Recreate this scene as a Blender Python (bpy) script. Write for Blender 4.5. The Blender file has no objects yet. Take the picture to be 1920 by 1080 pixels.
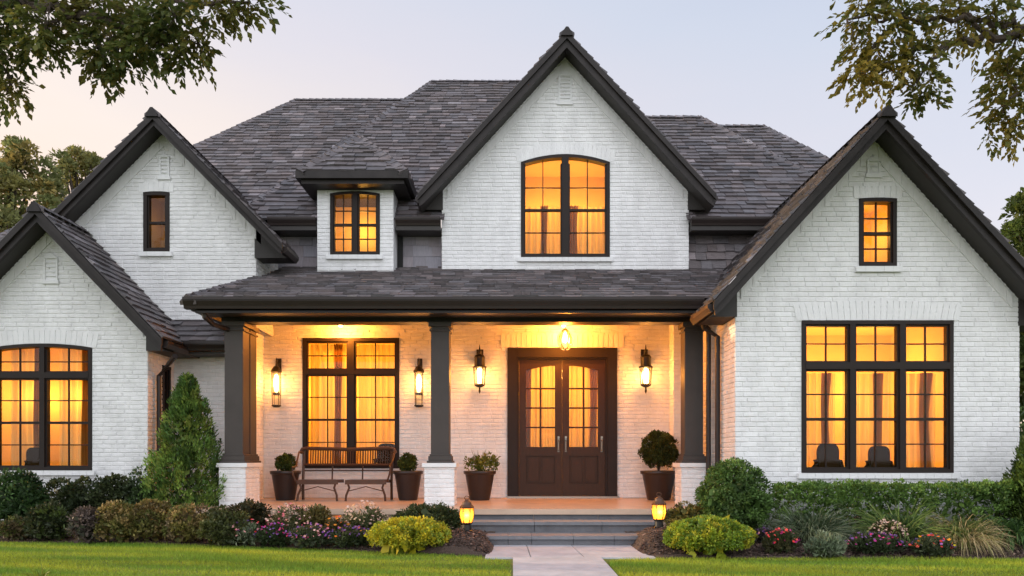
import bpy, math, random
import numpy as np
from mathutils import Vector, Matrix
from mathutils.geometry import tessellate_polygon
random.seed(7)
rng = np.random.default_rng(11)
sc = bpy.context.scene
COL = sc.collection
R = math.radians

# ------------------------------------------------------------------ camera, sky, sun, exposure
EYE = 1.12
cd = bpy.data.cameras.new('camera')
cam = bpy.data.objects.new('camera', cd)
COL.objects.link(cam)
cam.location = (0, 0, EYE)
cam.rotation_euler = (R(90), 0, 0)
cd.sensor_width = 36
cd.lens = 26.25
cd.shift_y = 320 / 1920
cd.clip_start, cd.clip_end = 0.05, 3000
sc.camera = cam

SUN_DIR = Vector((-0.97, 0.10, 0.21)).normalized()        # towards the low evening sun
SUN_EL = math.asin(SUN_DIR.z)
SUN_ROT = math.atan2(SUN_DIR.x, SUN_DIR.y)
w = bpy.data.worlds.new('World')
sc.world = w
w.use_nodes = True
nt = w.node_tree
nt.nodes.clear()
out = nt.nodes.new('ShaderNodeOutputWorld')
sky = nt.nodes.new('ShaderNodeTexSky')
sky.sky_type = 'NISHITA'
sky.sun_disc = False
sky.sun_elevation = SUN_EL
sky.sun_rotation = SUN_ROT
sky.air_density, sky.dust_density, sky.ozone_density = 1.0, 0.6, 1.5
bg = nt.nodes.new('ShaderNodeBackground')
bg.inputs['Strength'].default_value = 0.05
nt.links.new(sky.outputs[0], bg.inputs[0])
# thin bright veil of evening cloud, plus an added white facade fill behind the camera
tc = nt.nodes.new('ShaderNodeTexCoord')
sep = nt.nodes.new('ShaderNodeSeparateXYZ')
nt.links.new(tc.outputs['Generated'], sep.inputs[0])
def ramp_of(sock, stops):
    r = nt.nodes.new('ShaderNodeValToRGB')
    e = r.color_ramp.elements
    e[0].position, e[0].color = stops[0][0], (*stops[0][1], 1)
    e[1].position, e[1].color = stops[-1][0], (*stops[-1][1], 1)
    for p, c in stops[1:-1]:
        k = e.new(p); k.color = (*c, 1)
    nt.links.new(sock, r.inputs[0])
    return r
def mth(op, a, b):
    n = nt.nodes.new('ShaderNodeMath'); n.operation = op
    for i, x in enumerate((a, b)):
        if isinstance(x, (int, float)): n.inputs[i].default_value = x
        else: nt.links.new(x, n.inputs[i])
    return n.outputs[0]
h = mth('ADD', mth('MULTIPLY', sep.outputs['X'], 0.30), sep.outputs['Z'])
nz = nt.nodes.new('ShaderNodeTexNoise'); nz.inputs['Scale'].default_value = 2.2; nz.inputs['Detail'].default_value = 5
mpw = nt.nodes.new('ShaderNodeMapping'); mpw.inputs['Scale'].default_value = (1, 1, 3.5)
nt.links.new(tc.outputs['Generated'], mpw.inputs[0]); nt.links.new(mpw.outputs[0], nz.inputs['Vector'])
h = mth('ADD', h, mth('MULTIPLY', mth('SUBTRACT', nz.outputs['Fac'], .5), .16))
veil = ramp_of(h, [(0.0, (1.0, 0.64, 0.42)), (0.10, (1.0, 0.68, 0.47)), (0.17, (0.98, 0.73, 0.56)), (0.235, (0.93, 0.77, 0.65)), (0.41, (0.725, 0.68, 0.72)),
                   (0.56, (0.62, 0.645, 0.735)), (0.80, (0.48, 0.55, 0.70)), (1.0, (0.42, 0.50, 0.68))])
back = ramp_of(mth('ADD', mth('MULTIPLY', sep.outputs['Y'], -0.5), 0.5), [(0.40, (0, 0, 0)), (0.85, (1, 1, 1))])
bgv = nt.nodes.new('ShaderNodeBackground')
nt.links.new(veil.outputs[0], bgv.inputs[0])
bgv.inputs['Strength'].default_value = 1.0
bg_fill = nt.nodes.new('ShaderNodeBackground')  # added white sky behind the camera, brightens the house front
bg_fill.inputs[0].default_value = (0.95, 0.95, 1.0, 1)
bg_fill.inputs['Strength'].default_value = 1.95
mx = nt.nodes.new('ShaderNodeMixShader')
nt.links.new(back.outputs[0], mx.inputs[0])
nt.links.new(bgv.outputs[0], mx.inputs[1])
nt.links.new(bg_fill.outputs[0], mx.inputs[2])
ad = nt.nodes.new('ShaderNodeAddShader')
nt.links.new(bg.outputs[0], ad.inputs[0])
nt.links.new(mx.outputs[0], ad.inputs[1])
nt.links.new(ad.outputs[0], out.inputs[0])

sd = bpy.data.lights.new('sun', 'SUN')
sd.energy, sd.angle, sd.color = 3.6, R(0.6), (1.0, 0.74, 0.45)
so = bpy.data.objects.new('sun', sd)
COL.objects.link(so)
so.rotation_euler = (-SUN_DIR).to_track_quat('-Z', 'Y').to_euler()

sc.view_settings.view_transform = 'Standard'
sc.view_settings.look = 'None'
sc.view_settings.exposure = 0.0
sc.view_settings.gamma = 1.0
sc.render.engine = 'CYCLES'
sc.cycles.max_bounces = 8
sc.cycles.transparent_max_bounces = 16
sc.cycles.sample_clamp_indirect = 4.0

# ------------------------------------------------------------------ materials
def mat(name, base, rough=0.6, metal=0.0, var=0.0, scale=6.0, bump=0.0, bscale=40.0, attr=False, stretch=None,
        spec=0.5, trans=0.0, col2=None):
    m = bpy.data.materials.new(name)
    m.use_nodes = True
    t = m.node_tree
    b = t.nodes['Principled BSDF']
    b.inputs['Roughness'].default_value = rough
    b.inputs['Metallic'].default_value = metal
    b.inputs['Specular IOR Level'].default_value = spec
    L = t.links.new
    co = t.nodes.new('ShaderNodeTexCoord')
    vec = co.outputs['Object']
    if stretch:
        mp = t.nodes.new('ShaderNodeMapping')
        mp.inputs['Scale'].default_value = stretch
        L(vec, mp.inputs[0]); vec = mp.outputs[0]
    if attr:
        a = t.nodes.new('ShaderNodeAttribute'); a.attribute_name = 'col'
        src = a.outputs['Color']
    else:
        rgb = t.nodes.new('ShaderNodeRGB'); rgb.outputs[0].default_value = (*base, 1)
        src = rgb.outputs[0]
    if col2 or var:
        n = t.nodes.new('ShaderNodeTexNoise')
        n.inputs['Scale'].default_value = scale; n.inputs['Detail'].default_value = 6; n.inputs['Roughness'].default_value = .65
        L(vec, n.inputs['Vector'])
        mr = t.nodes.new('ShaderNodeMapRange')
        mr.inputs['From Min'].default_value, mr.inputs['From Max'].default_value = .3, .7
        L(n.outputs['Fac'], mr.inputs['Value'])
        if col2:
            mixc = t.nodes.new('ShaderNodeMix'); mixc.data_type = 'RGBA'
            L(mr.outputs[0], mixc.inputs[0]); L(src, mixc.inputs[6]); mixc.inputs[7].default_value = (*col2, 1)
            src = mixc.outputs[2]
        else:
            mr.inputs['To Min'].default_value, mr.inputs['To Max'].default_value = 1 - var, 1 + var
            hs = t.nodes.new('ShaderNodeHueSaturation')
            L(mr.outputs[0], hs.inputs['Value']); L(src, hs.inputs['Color'])
            src = hs.outputs[0]
    L(src, b.inputs['Base Color'])
    if bump:
        n2 = t.nodes.new('ShaderNodeTexNoise'); n2.inputs['Scale'].default_value = bscale; n2.inputs['Detail'].default_value = 5
        L(vec, n2.inputs['Vector'])
        bp = t.nodes.new('ShaderNodeBump'); bp.inputs['Strength'].default_value = bump; bp.inputs['Distance'].default_value = .02
        L(n2.outputs['Fac'], bp.inputs['Height']); L(bp.outputs[0], b.inputs['Normal'])
    if trans:
        tr = t.nodes.new('ShaderNodeBsdfTranslucent'); L(src, tr.inputs[0])
        ms = t.nodes.new('ShaderNodeMixShader'); ms.inputs[0].default_value = trans
        o = t.nodes['Material Output']
        L(b.outputs[0], ms.inputs[1]); L(tr.outputs[0], ms.inputs[2]); L(ms.outputs[0], o.inputs[0])
    return m
def emit(name, col, s):
    m = bpy.data.materials.new(name); m.use_nodes = True
    t = m.node_tree; t.nodes.clear()
    e = t.nodes.new('ShaderNodeEmission'); e.inputs[0].default_value = (*col, 1); e.inputs[1].default_value = s
    o = t.nodes.new('ShaderNodeOutputMaterial'); t.links.new(e.outputs[0], o.inputs[0])
    return m
def glass(name, tint=(1, 1, 1), refl=0.06, rough=0.02, bump=0.0):
    m = bpy.data.materials.new(name); m.use_nodes = True
    t = m.node_tree; t.nodes.clear()
    tr = t.nodes.new('ShaderNodeBsdfTransparent'); tr.inputs[0].default_value = (*tint, 1)
    gl = t.nodes.new('ShaderNodeBsdfGlossy'); gl.inputs['Roughness'].default_value = rough
    fr = t.nodes.new('ShaderNodeLayerWeight'); fr.inputs[0].default_value = .25
    ad_ = t.nodes.new('ShaderNodeMath'); ad_.operation = 'MULTIPLY_ADD'
    ad_.inputs[1].default_value = .6; ad_.inputs[2].default_value = refl
    t.links.new(fr.outputs['Fresnel'], ad_.inputs[0])
    if bump:
        n2 = t.nodes.new('ShaderNodeTexNoise'); n2.inputs['Scale'].default_value = 3
        co = t.nodes.new('ShaderNodeTexCoord'); t.links.new(co.outputs['Object'], n2.inputs['Vector'])
        bp = t.nodes.new('ShaderNodeBump'); bp.inputs['Strength'].default_value = bump
        t.links.new(n2.outputs['Fac'], bp.inputs['Height']); t.links.new(bp.outputs[0], gl.inputs['Normal'])
    mx_ = t.nodes.new('ShaderNodeMixShader')
    t.links.new(ad_.outputs[0], mx_.inputs[0]); t.links.new(tr.outputs[0], mx_.inputs[1]); t.links.new(gl.outputs[0], mx_.inputs[2])
    o = t.nodes.new('ShaderNodeOutputMaterial'); t.links.new(mx_.outputs[0], o.inputs[0])
    return m

M = dict(
    brick=mat('painted_brick', (.74, .755, .77), .55, var=.09, scale=3.0, bump=.35, bscale=38, attr=True, stretch=(1.6, 1.6, .55)),
    white=mat('white_trim', (.74, .745, .75), .5, var=.04, bump=.15),
    trim=mat('bronze_paint', (.024, .020, .019), .5, spec=.25, var=.3, scale=5, bump=.05, bscale=25),
    post=mat('grey_paint', (.062, .052, .047), .5, spec=.25, var=.1, scale=3, bump=.05, bscale=30),
    frame=mat('window_frame_paint', (.021, .015, .013), .5, spec=.2, var=.1, scale=5),
    soffit=mat('soffit_board', (.03, .026, .024), .6, var=.1),
    slate=mat('roof_shingle', (.06, .06, .06), .68, attr=True, var=.25, scale=9, bump=.5, bscale=30, stretch=(1, 1, 3)),
    siding=mat('shake_siding', (.2, .2, .2), .7, attr=True, var=.12, scale=8, bump=.3, stretch=(6, 6, 1)),
    gutter=mat('gutter_metal', (.028, .020, .018), .4, spec=.3, var=.1),
    door=mat('door_wood', (.038, .018, .009), .45, spec=.25, var=.22, scale=5, bump=.08, stretch=(6, 6, 1)),
    steel=mat('brushed_steel', (.32, .29, .25), .38, metal=1),
    black=mat('black_iron', (.014, .012, .011), .45, metal=.3, var=.1),
    bench=mat('bronze_iron', (.075, .032, .016), .45, metal=.2, var=.2, scale=12),
    pot=mat('dark_planter', (.022, .015, .014), .38, var=.15, scale=5, bump=.06),
    soil=mat('potting_soil', (.02, .014, .01), .95, var=.4, scale=60, bump=.8, bscale=80),
    stone=mat('bluestone', (.165, .17, .185), .62, var=.18, scale=4, bump=.25, bscale=45),
    riser=mat('stone_riser', (.12, .123, .135), .7, var=.2, scale=5, bump=.35, bscale=40),
    floor=mat('porch_paving', (.52, .38, .28), .34, var=.12, scale=3, bump=.1, bscale=20),
    path=mat('concrete_path', (.42, .425, .45), .75, var=.18, scale=3.0, bump=.2, bscale=70),
    lawn=mat('lawn_soil', (.13, .17, .025), .95, col2=(.09, .125, .018), scale=1.3, bump=.5, bscale=50),
    grass=mat('grass_blade', (.1, .2, .03), .55, attr=True, trans=.3, spec=.2),
    mulch=mat('bark_mulch', (.055, .035, .027), .95, col2=(.085, .056, .044), scale=35, bump=1.0, bscale=60),
    chip=mat('bark_chip', (.05, .03, .02), .9, attr=True),
    leaf=mat('leaf', (.05, .1, .02), .5, attr=True, trans=.30, spec=.3),
    tleaf=mat('tree_leaf', (.05, .1, .02), .5, attr=True, trans=.5, spec=.3),
    petal=mat('petal', (.5, .1, .3), .6, attr=True, trans=.25, spec=.2),
    bark=mat('bark', (.06, .043, .032), .9, var=.3, scale=12, bump=.6, bscale=25, stretch=(3, 3, 1)),
    room=mat('room_plaster', (.68, .48, .16), .8, var=.05),
    curtain=mat('sheer_curtain', (.76, .62, .24), .8, trans=.5, var=.16, scale=3, stretch=(5, 5, .4)),
    drape=mat('brown_drape', (.42, .24, .055), .85, trans=.5, var=.15, scale=3, stretch=(6, 6, .3)),
    dark=mat('dark_upholstery', (.022, .009, .003), .95, spec=0, var=.2),
    plaster=mat('porch_ceiling_board', (.10, .085, .075), .55, var=.08, stretch=(1, 12, 1)),
    glass=glass('window_glass', (1, .97, .9), .012, .03, .08),
    lampglass=glass('lamp_glass', (1, .93, .8), .03, .05),
    amberglass=glass('amber_glass', (1, .55, .15), .05),
    bulb=emit('warm_bulb', (1, .62, .22), 26.0),
    bulb2=emit('amber_flame', (1, .50, .12), 9.0),
    spot=emit('downlight_lens', (1, .6, .2), 30.0),
)

_t = M['amberglass'].node_tree
_tl = _t.nodes.new('ShaderNodeBsdfTranslucent'); _tl.inputs[0].default_value = (1, .60, .18, 1)
_ms = _t.nodes.new('ShaderNodeMixShader'); _ms.inputs[0].default_value = .5
_o = [n for n in _t.nodes if n.type == 'OUTPUT_MATERIAL'][0]
_t.links.new(_o.inputs[0].links[0].from_socket, _ms.inputs[1]); _t.links.new(_tl.outputs[0], _ms.inputs[2]); _t.links.new(_ms.outputs[0], _o.inputs[0])

# ------------------------------------------------------------------ mesh helpers
class MB:
    """collects faces, linked later as one mesh object"""
    def __init__(s, X=None):
        s.v, s.f, s.c, s.X = [], [], [], X
    def add(s, pts, faces, col=None):
        o = len(s.v)
        if s.X is not None: pts = [s.X @ Vector(p) for p in pts]
        s.v += [tuple(p) for p in pts]
        s.f += [tuple(i + o for i in f) for f in faces]
        s.c += [col] * len(faces)
        return s
    def box(s, x0, x1, y0, y1, z0, z1, col=None):
        P = [(x, y, z) for z in (z0, z1) for y in (y0, y1) for x in (x0, x1)]
        return s.add(P, [(0, 2, 3, 1), (4, 5, 7, 6), (0, 1, 5, 4), (1, 3, 7, 5), (3, 2, 6, 7), (2, 0, 4, 6)], col)
    def prism(s, poly, axis, a, b):
        """poly extruded along axis (0,1,2) from a to b; poly gives the two other coordinates in order"""
        def mk(p, t):
            q = list(p); q.insert(axis, t); return q
        n = len(poly)
        P = [mk(p, a) for p in poly] + [mk(p, b) for p in poly]
        F = [tuple(range(n))[::-1], tuple(range(n, 2 * n))] + [(i, (i + 1) % n, n + (i + 1) % n, n + i) for i in range(n)]
        return s.add(P, F)
    def lathe(s, prof, c=(0, 0, 0), n=20, caps=True):
        P, F = [], []
        for r, z in prof:
            for k in range(n):
                a = 2 * math.pi * k / n
                P.append((c[0] + r * math.cos(a), c[1] + r * math.sin(a), c[2] + z))
        for i in range(len(prof) - 1):
            for k in range(n):
                k2 = (k + 1) % n
                F.append((i * n + k, i * n + k2, (i + 1) * n + k2, (i + 1) * n + k))
        if caps:
            F.append(tuple(range(n))[::-1]); F.append(tuple(range((len(prof) - 1) * n, len(prof) * n)))
        return s.add(P, F)
    def tube(s, pts, r, n=6):
        pts = [Vector(p) for p in pts]
        rs = r if isinstance(r, (list, tuple)) else [r] * len(pts)
        P, F = [], []
        for i, p in enumerate(pts):
            d = (pts[min(i + 1, len(pts) - 1)] - pts[max(i - 1, 0)]).normalized()
            a = d.cross(Vector((0, 0, 1)) if abs(d.z) < .9 else Vector((1, 0, 0))).normalized()
            b = d.cross(a)
            for k in range(n):
                t = 2 * math.pi * k / n
                P.append(p + (a * math.cos(t) + b * math.sin(t)) * rs[i])
        for i in range(len(pts) - 1):
            for k in range(n):
                F.append((i * n + k, i * n + (k + 1) % n, (i + 1) * n + (k + 1) % n, (i + 1) * n + k))
        F.append(tuple(range(n))[::-1]); F.append(tuple(range((len(pts) - 1) * n, len(pts) * n)))
        return s.add(P, F)
    def beam(s, p0, p1, wd, ht, up=(0, 0, 1)):
        p0, p1 = Vector(p0), Vector(p1)
        d = (p1 - p0).normalized(); a = d.cross(Vector(up)).normalized(); b = a.cross(d)
        P = [q + a * (wd / 2 * i) + b * (ht / 2 * j) for q in (p0, p1) for i, j in ((-1, -1), (1, -1), (1, 1), (-1, 1))]
        return s.add(P, [(0, 3, 2, 1), (4, 5, 6, 7), (0, 1, 5, 4), (1, 2, 6, 5), (2, 3, 7, 6), (3, 0, 4, 7)])
    def build(s, name, m, parent=None, smooth=False):
        me = bpy.data.meshes.new(name)
        me.from_pydata(s.v, [], s.f)
        if any(c is not None for c in s.c):
            at = me.attributes.new('col', 'FLOAT_COLOR', 'FACE')
            arr = np.array([(*(c if c is not None else (.5, .5, .5)), 1) for c in s.c], dtype=np.float32)
            at.data.foreach_set('color', arr.ravel())
        if smooth: me.polygons.foreach_set('use_smooth', [True] * len(me.polygons))
        me.materials.append(m)
        me.update()
        o = bpy.data.objects.new(name, me)
        COL.objects.link(o)
        if parent: o.parent = parent
        return o
def tag(o, label=None, cat=None, group=None, kind=None):
    if label: o['label'] = label
    if cat: o['category'] = cat
    if group: o['group'] = group
    if kind: o['kind'] = kind
    return o
def empty(name, label=None, cat=None, loc=(0, 0, 0), parent=None, group=None):
    o = bpy.data.objects.new(name, None)
    o.empty_display_size = .1
    COL.objects.link(o); o.location = loc
    if parent: o.parent = parent
    return tag(o, label, cat, group)
def copy_tree(o, loc, label, parent=None):
    c = o.copy(); COL.objects.link(c)
    if parent: c.parent = parent
    else:
        c.location = loc; c['label'] = label
    for ch in o.children: copy_tree(ch, None, None, c)
    return c
def lamp(name, loc, watts, col, radius=.05, parent=None, spot=None):
    l = bpy.data.lights.new(name, 'POINT' if not spot else 'SPOT')
    l.energy, l.color, l.shadow_soft_size = watts, col, radius
    if spot: l.spot_size, l.spot_blend = R(spot), .6
    o = bpy.data.objects.new(name, l); COL.objects.link(o)
    o.location = loc
    if parent: o.parent = parent
    return o
def lin(r, g, b):
    return tuple(((c / 255 + .055) / 1.055) ** 2.4 if c > 10 else c / 255 / 12.92 for c in (r, g, b))

def spans(poly, y):
    xs = []
    for i in range(len(poly)):
        (x0, y0), (x1, y1) = poly[i], poly[(i + 1) % len(poly)]
        if (y0 <= y) != (y1 <= y): xs.append(x0 + (y - y0) / (y1 - y0) * (x1 - x0))
    xs.sort()
    return [(xs[i], xs[i + 1]) for i in range(0, len(xs) - 1, 2)]
def minus(S, holes):
    for a, b in holes:
        T = []
        for c, d in S:
            if b <= c or a >= d: T.append((c, d)); continue
            if a > c: T.append((c, a))
            if b < d: T.append((b, d))
        S = T
    return S
def frameX(o, u, inn):
    """local x = along the wall, y = into the wall, z = up"""
    m = Matrix.Identity(4)
    for i, c in enumerate((Vector(u), Vector(inn), Vector((0, 0, 1)))):
        for j in range(3): m[j][i] = c[j]
    m.translation = Vector(o)
    return m
FRONT = lambda y: frameX((0, y, 0), (1, 0, 0), (0, 1, 0))
RIGHTSIDE = lambda x: frameX((x, 0, 0), (0, 1, 0), (-1, 0, 0))     # faces +x
LEFTSIDE = lambda x: frameX((x, 0, 0), (0, -1, 0), (1, 0, 0))      # faces -x

BRICK = (.755, .755, .76)
def brick_wall(name, poly, X, parent, holes=()):
    """running-bond painted bricks standing 8 mm proud of their mortar"""
    mb = MB(X)
    loops = [[Vector((x, .009, z)) for x, z in poly]] + [[Vector((x, .009, z)) for x, z in h] for h in holes]
    flat = [p for l in loops for p in l]
    mb.add(flat, [tuple(t) for t in tessellate_polygon(loops)], tuple(c * .975 for c in BRICK))
    z0 = min(p[1] for p in poly); z1 = max(p[1] for p in poly)
    rh, bl, j = .067, .215, .009
    row = 0
    z = z0
    while z < z1 - .02:
        zt = min(z + rh, z1)
        S = minus(spans(poly, z + rh * .5), [s for h in holes for s in spans(h, z + rh * .5)])
        for a, b in S:
            x = a - (row % 2) * bl * .5 - random.uniform(0, .05)
            dz = random.uniform(-.0015, .0015)
            while x < b - .004:
                L_ = bl + random.uniform(-.02, .02)
                c, d = max(x, a), min(x + L_ - j * random.uniform(.5, 1.3), b)
                if d - c > .012:
                    e = [random.uniform(-.003, .001) for _ in range(4)]
                    t = random.uniform(-.002, .002)
                    lo, hi = z + dz + j * .5 + random.uniform(0, .003), zt + dz - j * .5 - random.uniform(0, .003)
                    g = .006
                    P = [(c + .001, .009, lo), (d - .001, .009, lo), (d - .001, .009, hi), (c + .001, .009, hi),
                         (c + g, e[0] + t, lo + g), (d - g, e[1] + t, lo + g), (d - g, e[2] + t, hi - g), (c + g, e[3] + t, hi - g)]
                    k = random.uniform(.955, 1.03)
                    mb.add(P, [(4, 5, 6, 7), (0, 1, 5, 4), (1, 2, 6, 5), (2, 3, 7, 6), (3, 0, 4, 7)], tuple(q * k for q in BRICK))
                x += L_
        z += rh; row += 1
    return mb.build(name, M['brick'], parent)

def shade(base, v=.35, hue=.06):
    k = random.uniform(1 - v, 1 + v)
    if random.random() < .07: k *= 1.7
    t = random.uniform(-hue, hue)
    return (base[0] * k * (1 + t), base[1] * k, base[2] * k * (1 - t * .6))
def shingles(mb, poly, base, e=.165, wmin=.12, wmax=.36, th=.036, up=None, v=.36):
    P = [Vector(p) for p in poly]
    n = Vector((0, 0, 0))
    for i in range(len(P)): n += P[i].cross(P[(i + 1) % len(P)])
    n.normalize()
    if n.z < -1e-6 or (abs(n.z) < 1e-6 and n.dot(Vector(up or (0, -1, 0))) < 0): n = -n
    u = Vector((0, 0, 1)).cross(n).normalized(); vv = n.cross(u)
    q = [((p - P[0]).dot(u), (p - P[0]).dot(vv)) for p in P]
    W = lambda a, b, h: P[0] + u * a + vv * b + n * h
    tess = tessellate_polygon([P])
    mb.add(P, [tuple(t) for t in tess], base)
    y = min(p[1] for p in q); ymax = max(p[1] for p in q)
    while y < ymax:
        for a, b in spans(q, min(y + e * .5, ymax - .005)):
            x = a - random.uniform(0, wmax * .6)
            while x < b:
                wd = random.uniform(wmin, wmax)
                c, d = max(x, a), min(x + wd - .006, b)
                if d - c > .01:
                    lo = y - random.uniform(0, .030)
                    h = th * random.uniform(.6, 1.35)
                    t = random.uniform(-.004, .004)
                    s = min(e * 1.1, ymax - y + .01)
                    mb.add([W(c, lo, 0), W(d, lo, 0), W(d, lo, h + t), W(c, lo, h - t), W(d, y + s, .004), W(c, y + s, .004)],
                           [(0, 1, 2, 3), (3, 2, 4, 5), (1, 4, 2), (0, 3, 5)], shade(base, v))
                x += wd
        y += e
    return n
def caps(mb, p0, p1, base, wd=.13, step=.17):
    """overlapping ridge or hip caps"""
    p0, p1 = Vector(p0), Vector(p1)
    d = (p1 - p0); L_ = d.length; d.normalize()
    a = d.cross(Vector((0, 0, 1))).normalized(); b = a.cross(d)
    k = 0
    while k * step < L_:
        s = p0 + d * (k * step); t = p0 + d * min(k * step + step * 1.2, L_)
        h = .045 + random.uniform(0, .012)
        P = [s - a * wd - b * .05 + b * .0, s + b * h, s + a * wd - b * .05, t - a * wd - b * .06, t + b * (h - .02), t + a * wd - b * .06,
             s - a * wd - b * .10, s + a * wd - b * .10]
        mb.add(P, [(0, 1, 4, 3), (1, 2, 5, 4), (0, 6, 7, 2, 1)], shade(base, .3))
        k += 1
ROOF = (.114, .100, .105)

# ------------------------------------------------------------------ setting: lawn, path, beds
def edge_y(x):
    xs = [-14, -6.85, -4.56, -2.37, -1.0, -.21, 1.25, 2.64, 3.8, 5.66, 14]
    ys = [10.2, 9.99, 9.68, 9.20, 8.74, 8.46, 8.36, 8.38, 8.36, 8.28, 8.2]
    return float(np.interp(x, xs, ys))
def sm(t):
    t = min(1, max(0, t)); return t * t * (3 - 2 * t)
def bed_h(x, y):
    e = y - edge_y(x)
    z = .02 + .13 * sm(e / 1.0)
    for mx_, my_ in ((-.62, 9.02), (1.84, 9.02)):
        r2 = ((x - mx_) / .42) ** 2 + ((y - my_) / .5) ** 2
        z += .17 * math.exp(-r2 * 1.3)
    return z
g = MB()
g.add([(-900, -300, 0), (900, -300, 0), (900, 1500, 0), (-900, 1500, 0)], [(0, 1, 2, 3)])
tag(g.build('lawn', M['lawn']), kind='structure')
# mulch beds each side of the steps
for (xa, xb) in ((-9.5, -.22), (1.50, 9.0)):
    nx, ny = 150, 46
    P, F = [], []
    for i in range(nx + 1):
        x = xa + (xb - xa) * i / nx
        y0 = edge_y(x); y1 = 13.3
        for j_ in range(ny + 1):
            t = (j_ / ny) ** 1.5
            y = y0 + (y1 - y0) * t
            z = bed_h(x, y)
            dx = min(abs(x - (-.22)) if xa < 0 else 9, abs(x - 1.50) if xa > 0 else 9)
            z *= sm(dx / .16 + .05) if y < 9.8 else 1
            z += (random.random() - .5) * .018 if 0 < j_ else 0
            yy = y
            if dx < .18 and y < 9.0: yy = y + (0.18 - dx) * .9 * max(0, (9.0 - y) / .6)
            P.append((x, yy, max(z, .012) if j_ else -.01))
    for i in range(nx):
        for j_ in range(ny):
            a = i * (ny + 1) + j_
            F.append((a, a + ny + 1, a + ny + 2, a + 1))
    tag(MB().add(P, F).build('mulch_bed', M['mulch'], smooth=True), kind='structure')
# bark chips
ch = MB()
for k in range(26000):
    sd_ = random.random() < .5
    x = random.uniform(-7.5, -.26) if sd_ else random.uniform(1.54, 6.6)
    e = edge_y(x)
    y = e + .03 + abs(random.gauss(0, .55))
    if y > 10.6: continue
    dx = abs(x + .22) if sd_ else abs(x - 1.5)
    if dx < .18 and y < 9.0: y += (0.18 - dx) * .9 * max(0, (9.0 - y) / .6)
    z = bed_h(x, y) * (sm(dx / .16 + .05) if y < 9.8 else 1) + random.uniform(.004, .016)
    L_, W_ = random.uniform(.008, .022), random.uniform(.004, .009)
    d = Vector((random.gauss(0, 1), random.gauss(0, 1), random.gauss(0, .35))).normalized()
    s_ = d.cross(Vector((random.gauss(0, .4), random.gauss(0, .4), 1))).normalized()
    p = Vector((x, y, z))
    k_ = random.uniform(.5, 1.5) * (2.6 if random.random() < .06 else 1)
    c = (.085 * k_, .055 * k_, .043 * k_)
    ch.add([p - d * L_ - s_ * W_, p + d * L_ - s_ * W_, p + d * L_ + s_ * W_, p - d * L_ + s_ * W_], [(0, 1, 2, 3)], c)
tag(ch.build('mulch_chips', M['chip']), kind='stuff')
# path of concrete slabs
pt = MB()
def slab(poly):
    pt.prism(poly, 2, -.05, .018 + random.uniform(0, .003))
slab([(.215, 8.36), (.80, 8.36), (.75, 9.52), (.19, 9.52)])
slab([(-.30, 8.30), (.205, 8.36), (.18, 9.52), (-.30, 9.52)])
slab([(.81, 8.36), (1.60, 8.30), (1.60, 9.52), (.76, 9.52)])
ys = [8.35, 7.0, 5.6, 4.2, 2.8, 1.4, 0, -1.4, -2.8]
for a, b in zip(ys, ys[1:]):
    slab([(.01, b + .006), (.995, b + .006), (.995, a - .006), (.01, a - .006)])
tag(pt.build('path', M['path']), kind='structure')

# grass: one mesh of blades over the lawn in view
def np_mesh(name, V, F, C, m, parent=None, smooth=False):
    me = bpy.data.meshes.new(name)
    nv, nf, k = len(V), len(F), F.shape[1]
    me.vertices.add(nv); me.vertices.foreach_set('co', np.ascontiguousarray(V, np.float32).ravel())
    me.loops.add(nf * k); me.loops.foreach_set('vertex_index', np.ascontiguousarray(F, np.int32).ravel())
    me.polygons.add(nf)
    me.polygons.foreach_set('loop_start', np.arange(0, nf * k, k, dtype=np.int32))
    me.polygons.foreach_set('loop_total', np.full(nf, k, np.int32))
    if smooth: me.polygons.foreach_set('use_smooth', [True] * nf)
    at = me.attributes.new('col', 'FLOAT_COLOR', 'POINT')
    at.data.foreach_set('color', np.ascontiguousarray(np.hstack([C, np.ones((nv, 1))]), np.float32).ravel())
    me.materials.append(m)
    me.update(calc_edges=True)
    o = bpy.data.objects.new(name, me); COL.objects.link(o)
    if parent: o.parent = parent
    return o
N_G = 330000
gx = rng.uniform(-9, 9, N_G); gy = 6.2 + 4.0 * rng.random(N_G)
ex = np.interp(gx, [-14, -6.85, -4.56, -2.37, -1.0, -.21, 1.25, 2.64, 3.8, 5.66, 14], [10.2, 9.99, 9.68, 9.20, 8.74, 8.46, 8.36, 8.38, 8.36, 8.28, 8.2])
onpath = (gx > -.02) & (gx < 1.02)
corner = (gx > -.34) & (gx < 1.62) & (gy > 8.27 + .0 * gx)
rnd = ((gx > -.30) & (gx <= -.02) & (gy > 8.30 - .9 * (gx + .30) ** 2 * 3)) | ((gx >= 1.02) & (gx < 1.55) & (gy > 8.30 - .9 * (1.55 - gx) ** 2 * 1.2))
ok = (gy < ex + .01 + .015 * rng.standard_normal(N_G)) & ~onpath & ~corner & ~rnd
gx, gy = gx[ok], gy[ok]
n_ = len(gx)
hgt = rng.uniform(.018, .042, n_) * (1 + .25 * np.sin(gx * 1.7 + gy * 2.3))
ang = rng.uniform(0, 2 * np.pi, n_)
lean = rng.uniform(0, .035, n_)
wd = rng.uniform(.0022, .0045, n_)
la = rng.uniform(0, 2 * np.pi, n_)
base = np.stack([gx, gy, np.zeros(n_)], 1)
sx = np.stack([np.cos(ang) * wd, np.sin(ang) * wd, np.zeros(n_)], 1)
tip = base + np.stack([np.cos(la) * lean, np.sin(la) * lean, hgt], 1)
V = np.stack([base - sx, base + sx, tip], 1).reshape(-1, 3)
F = np.arange(n_ * 3).reshape(-1, 3)
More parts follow.
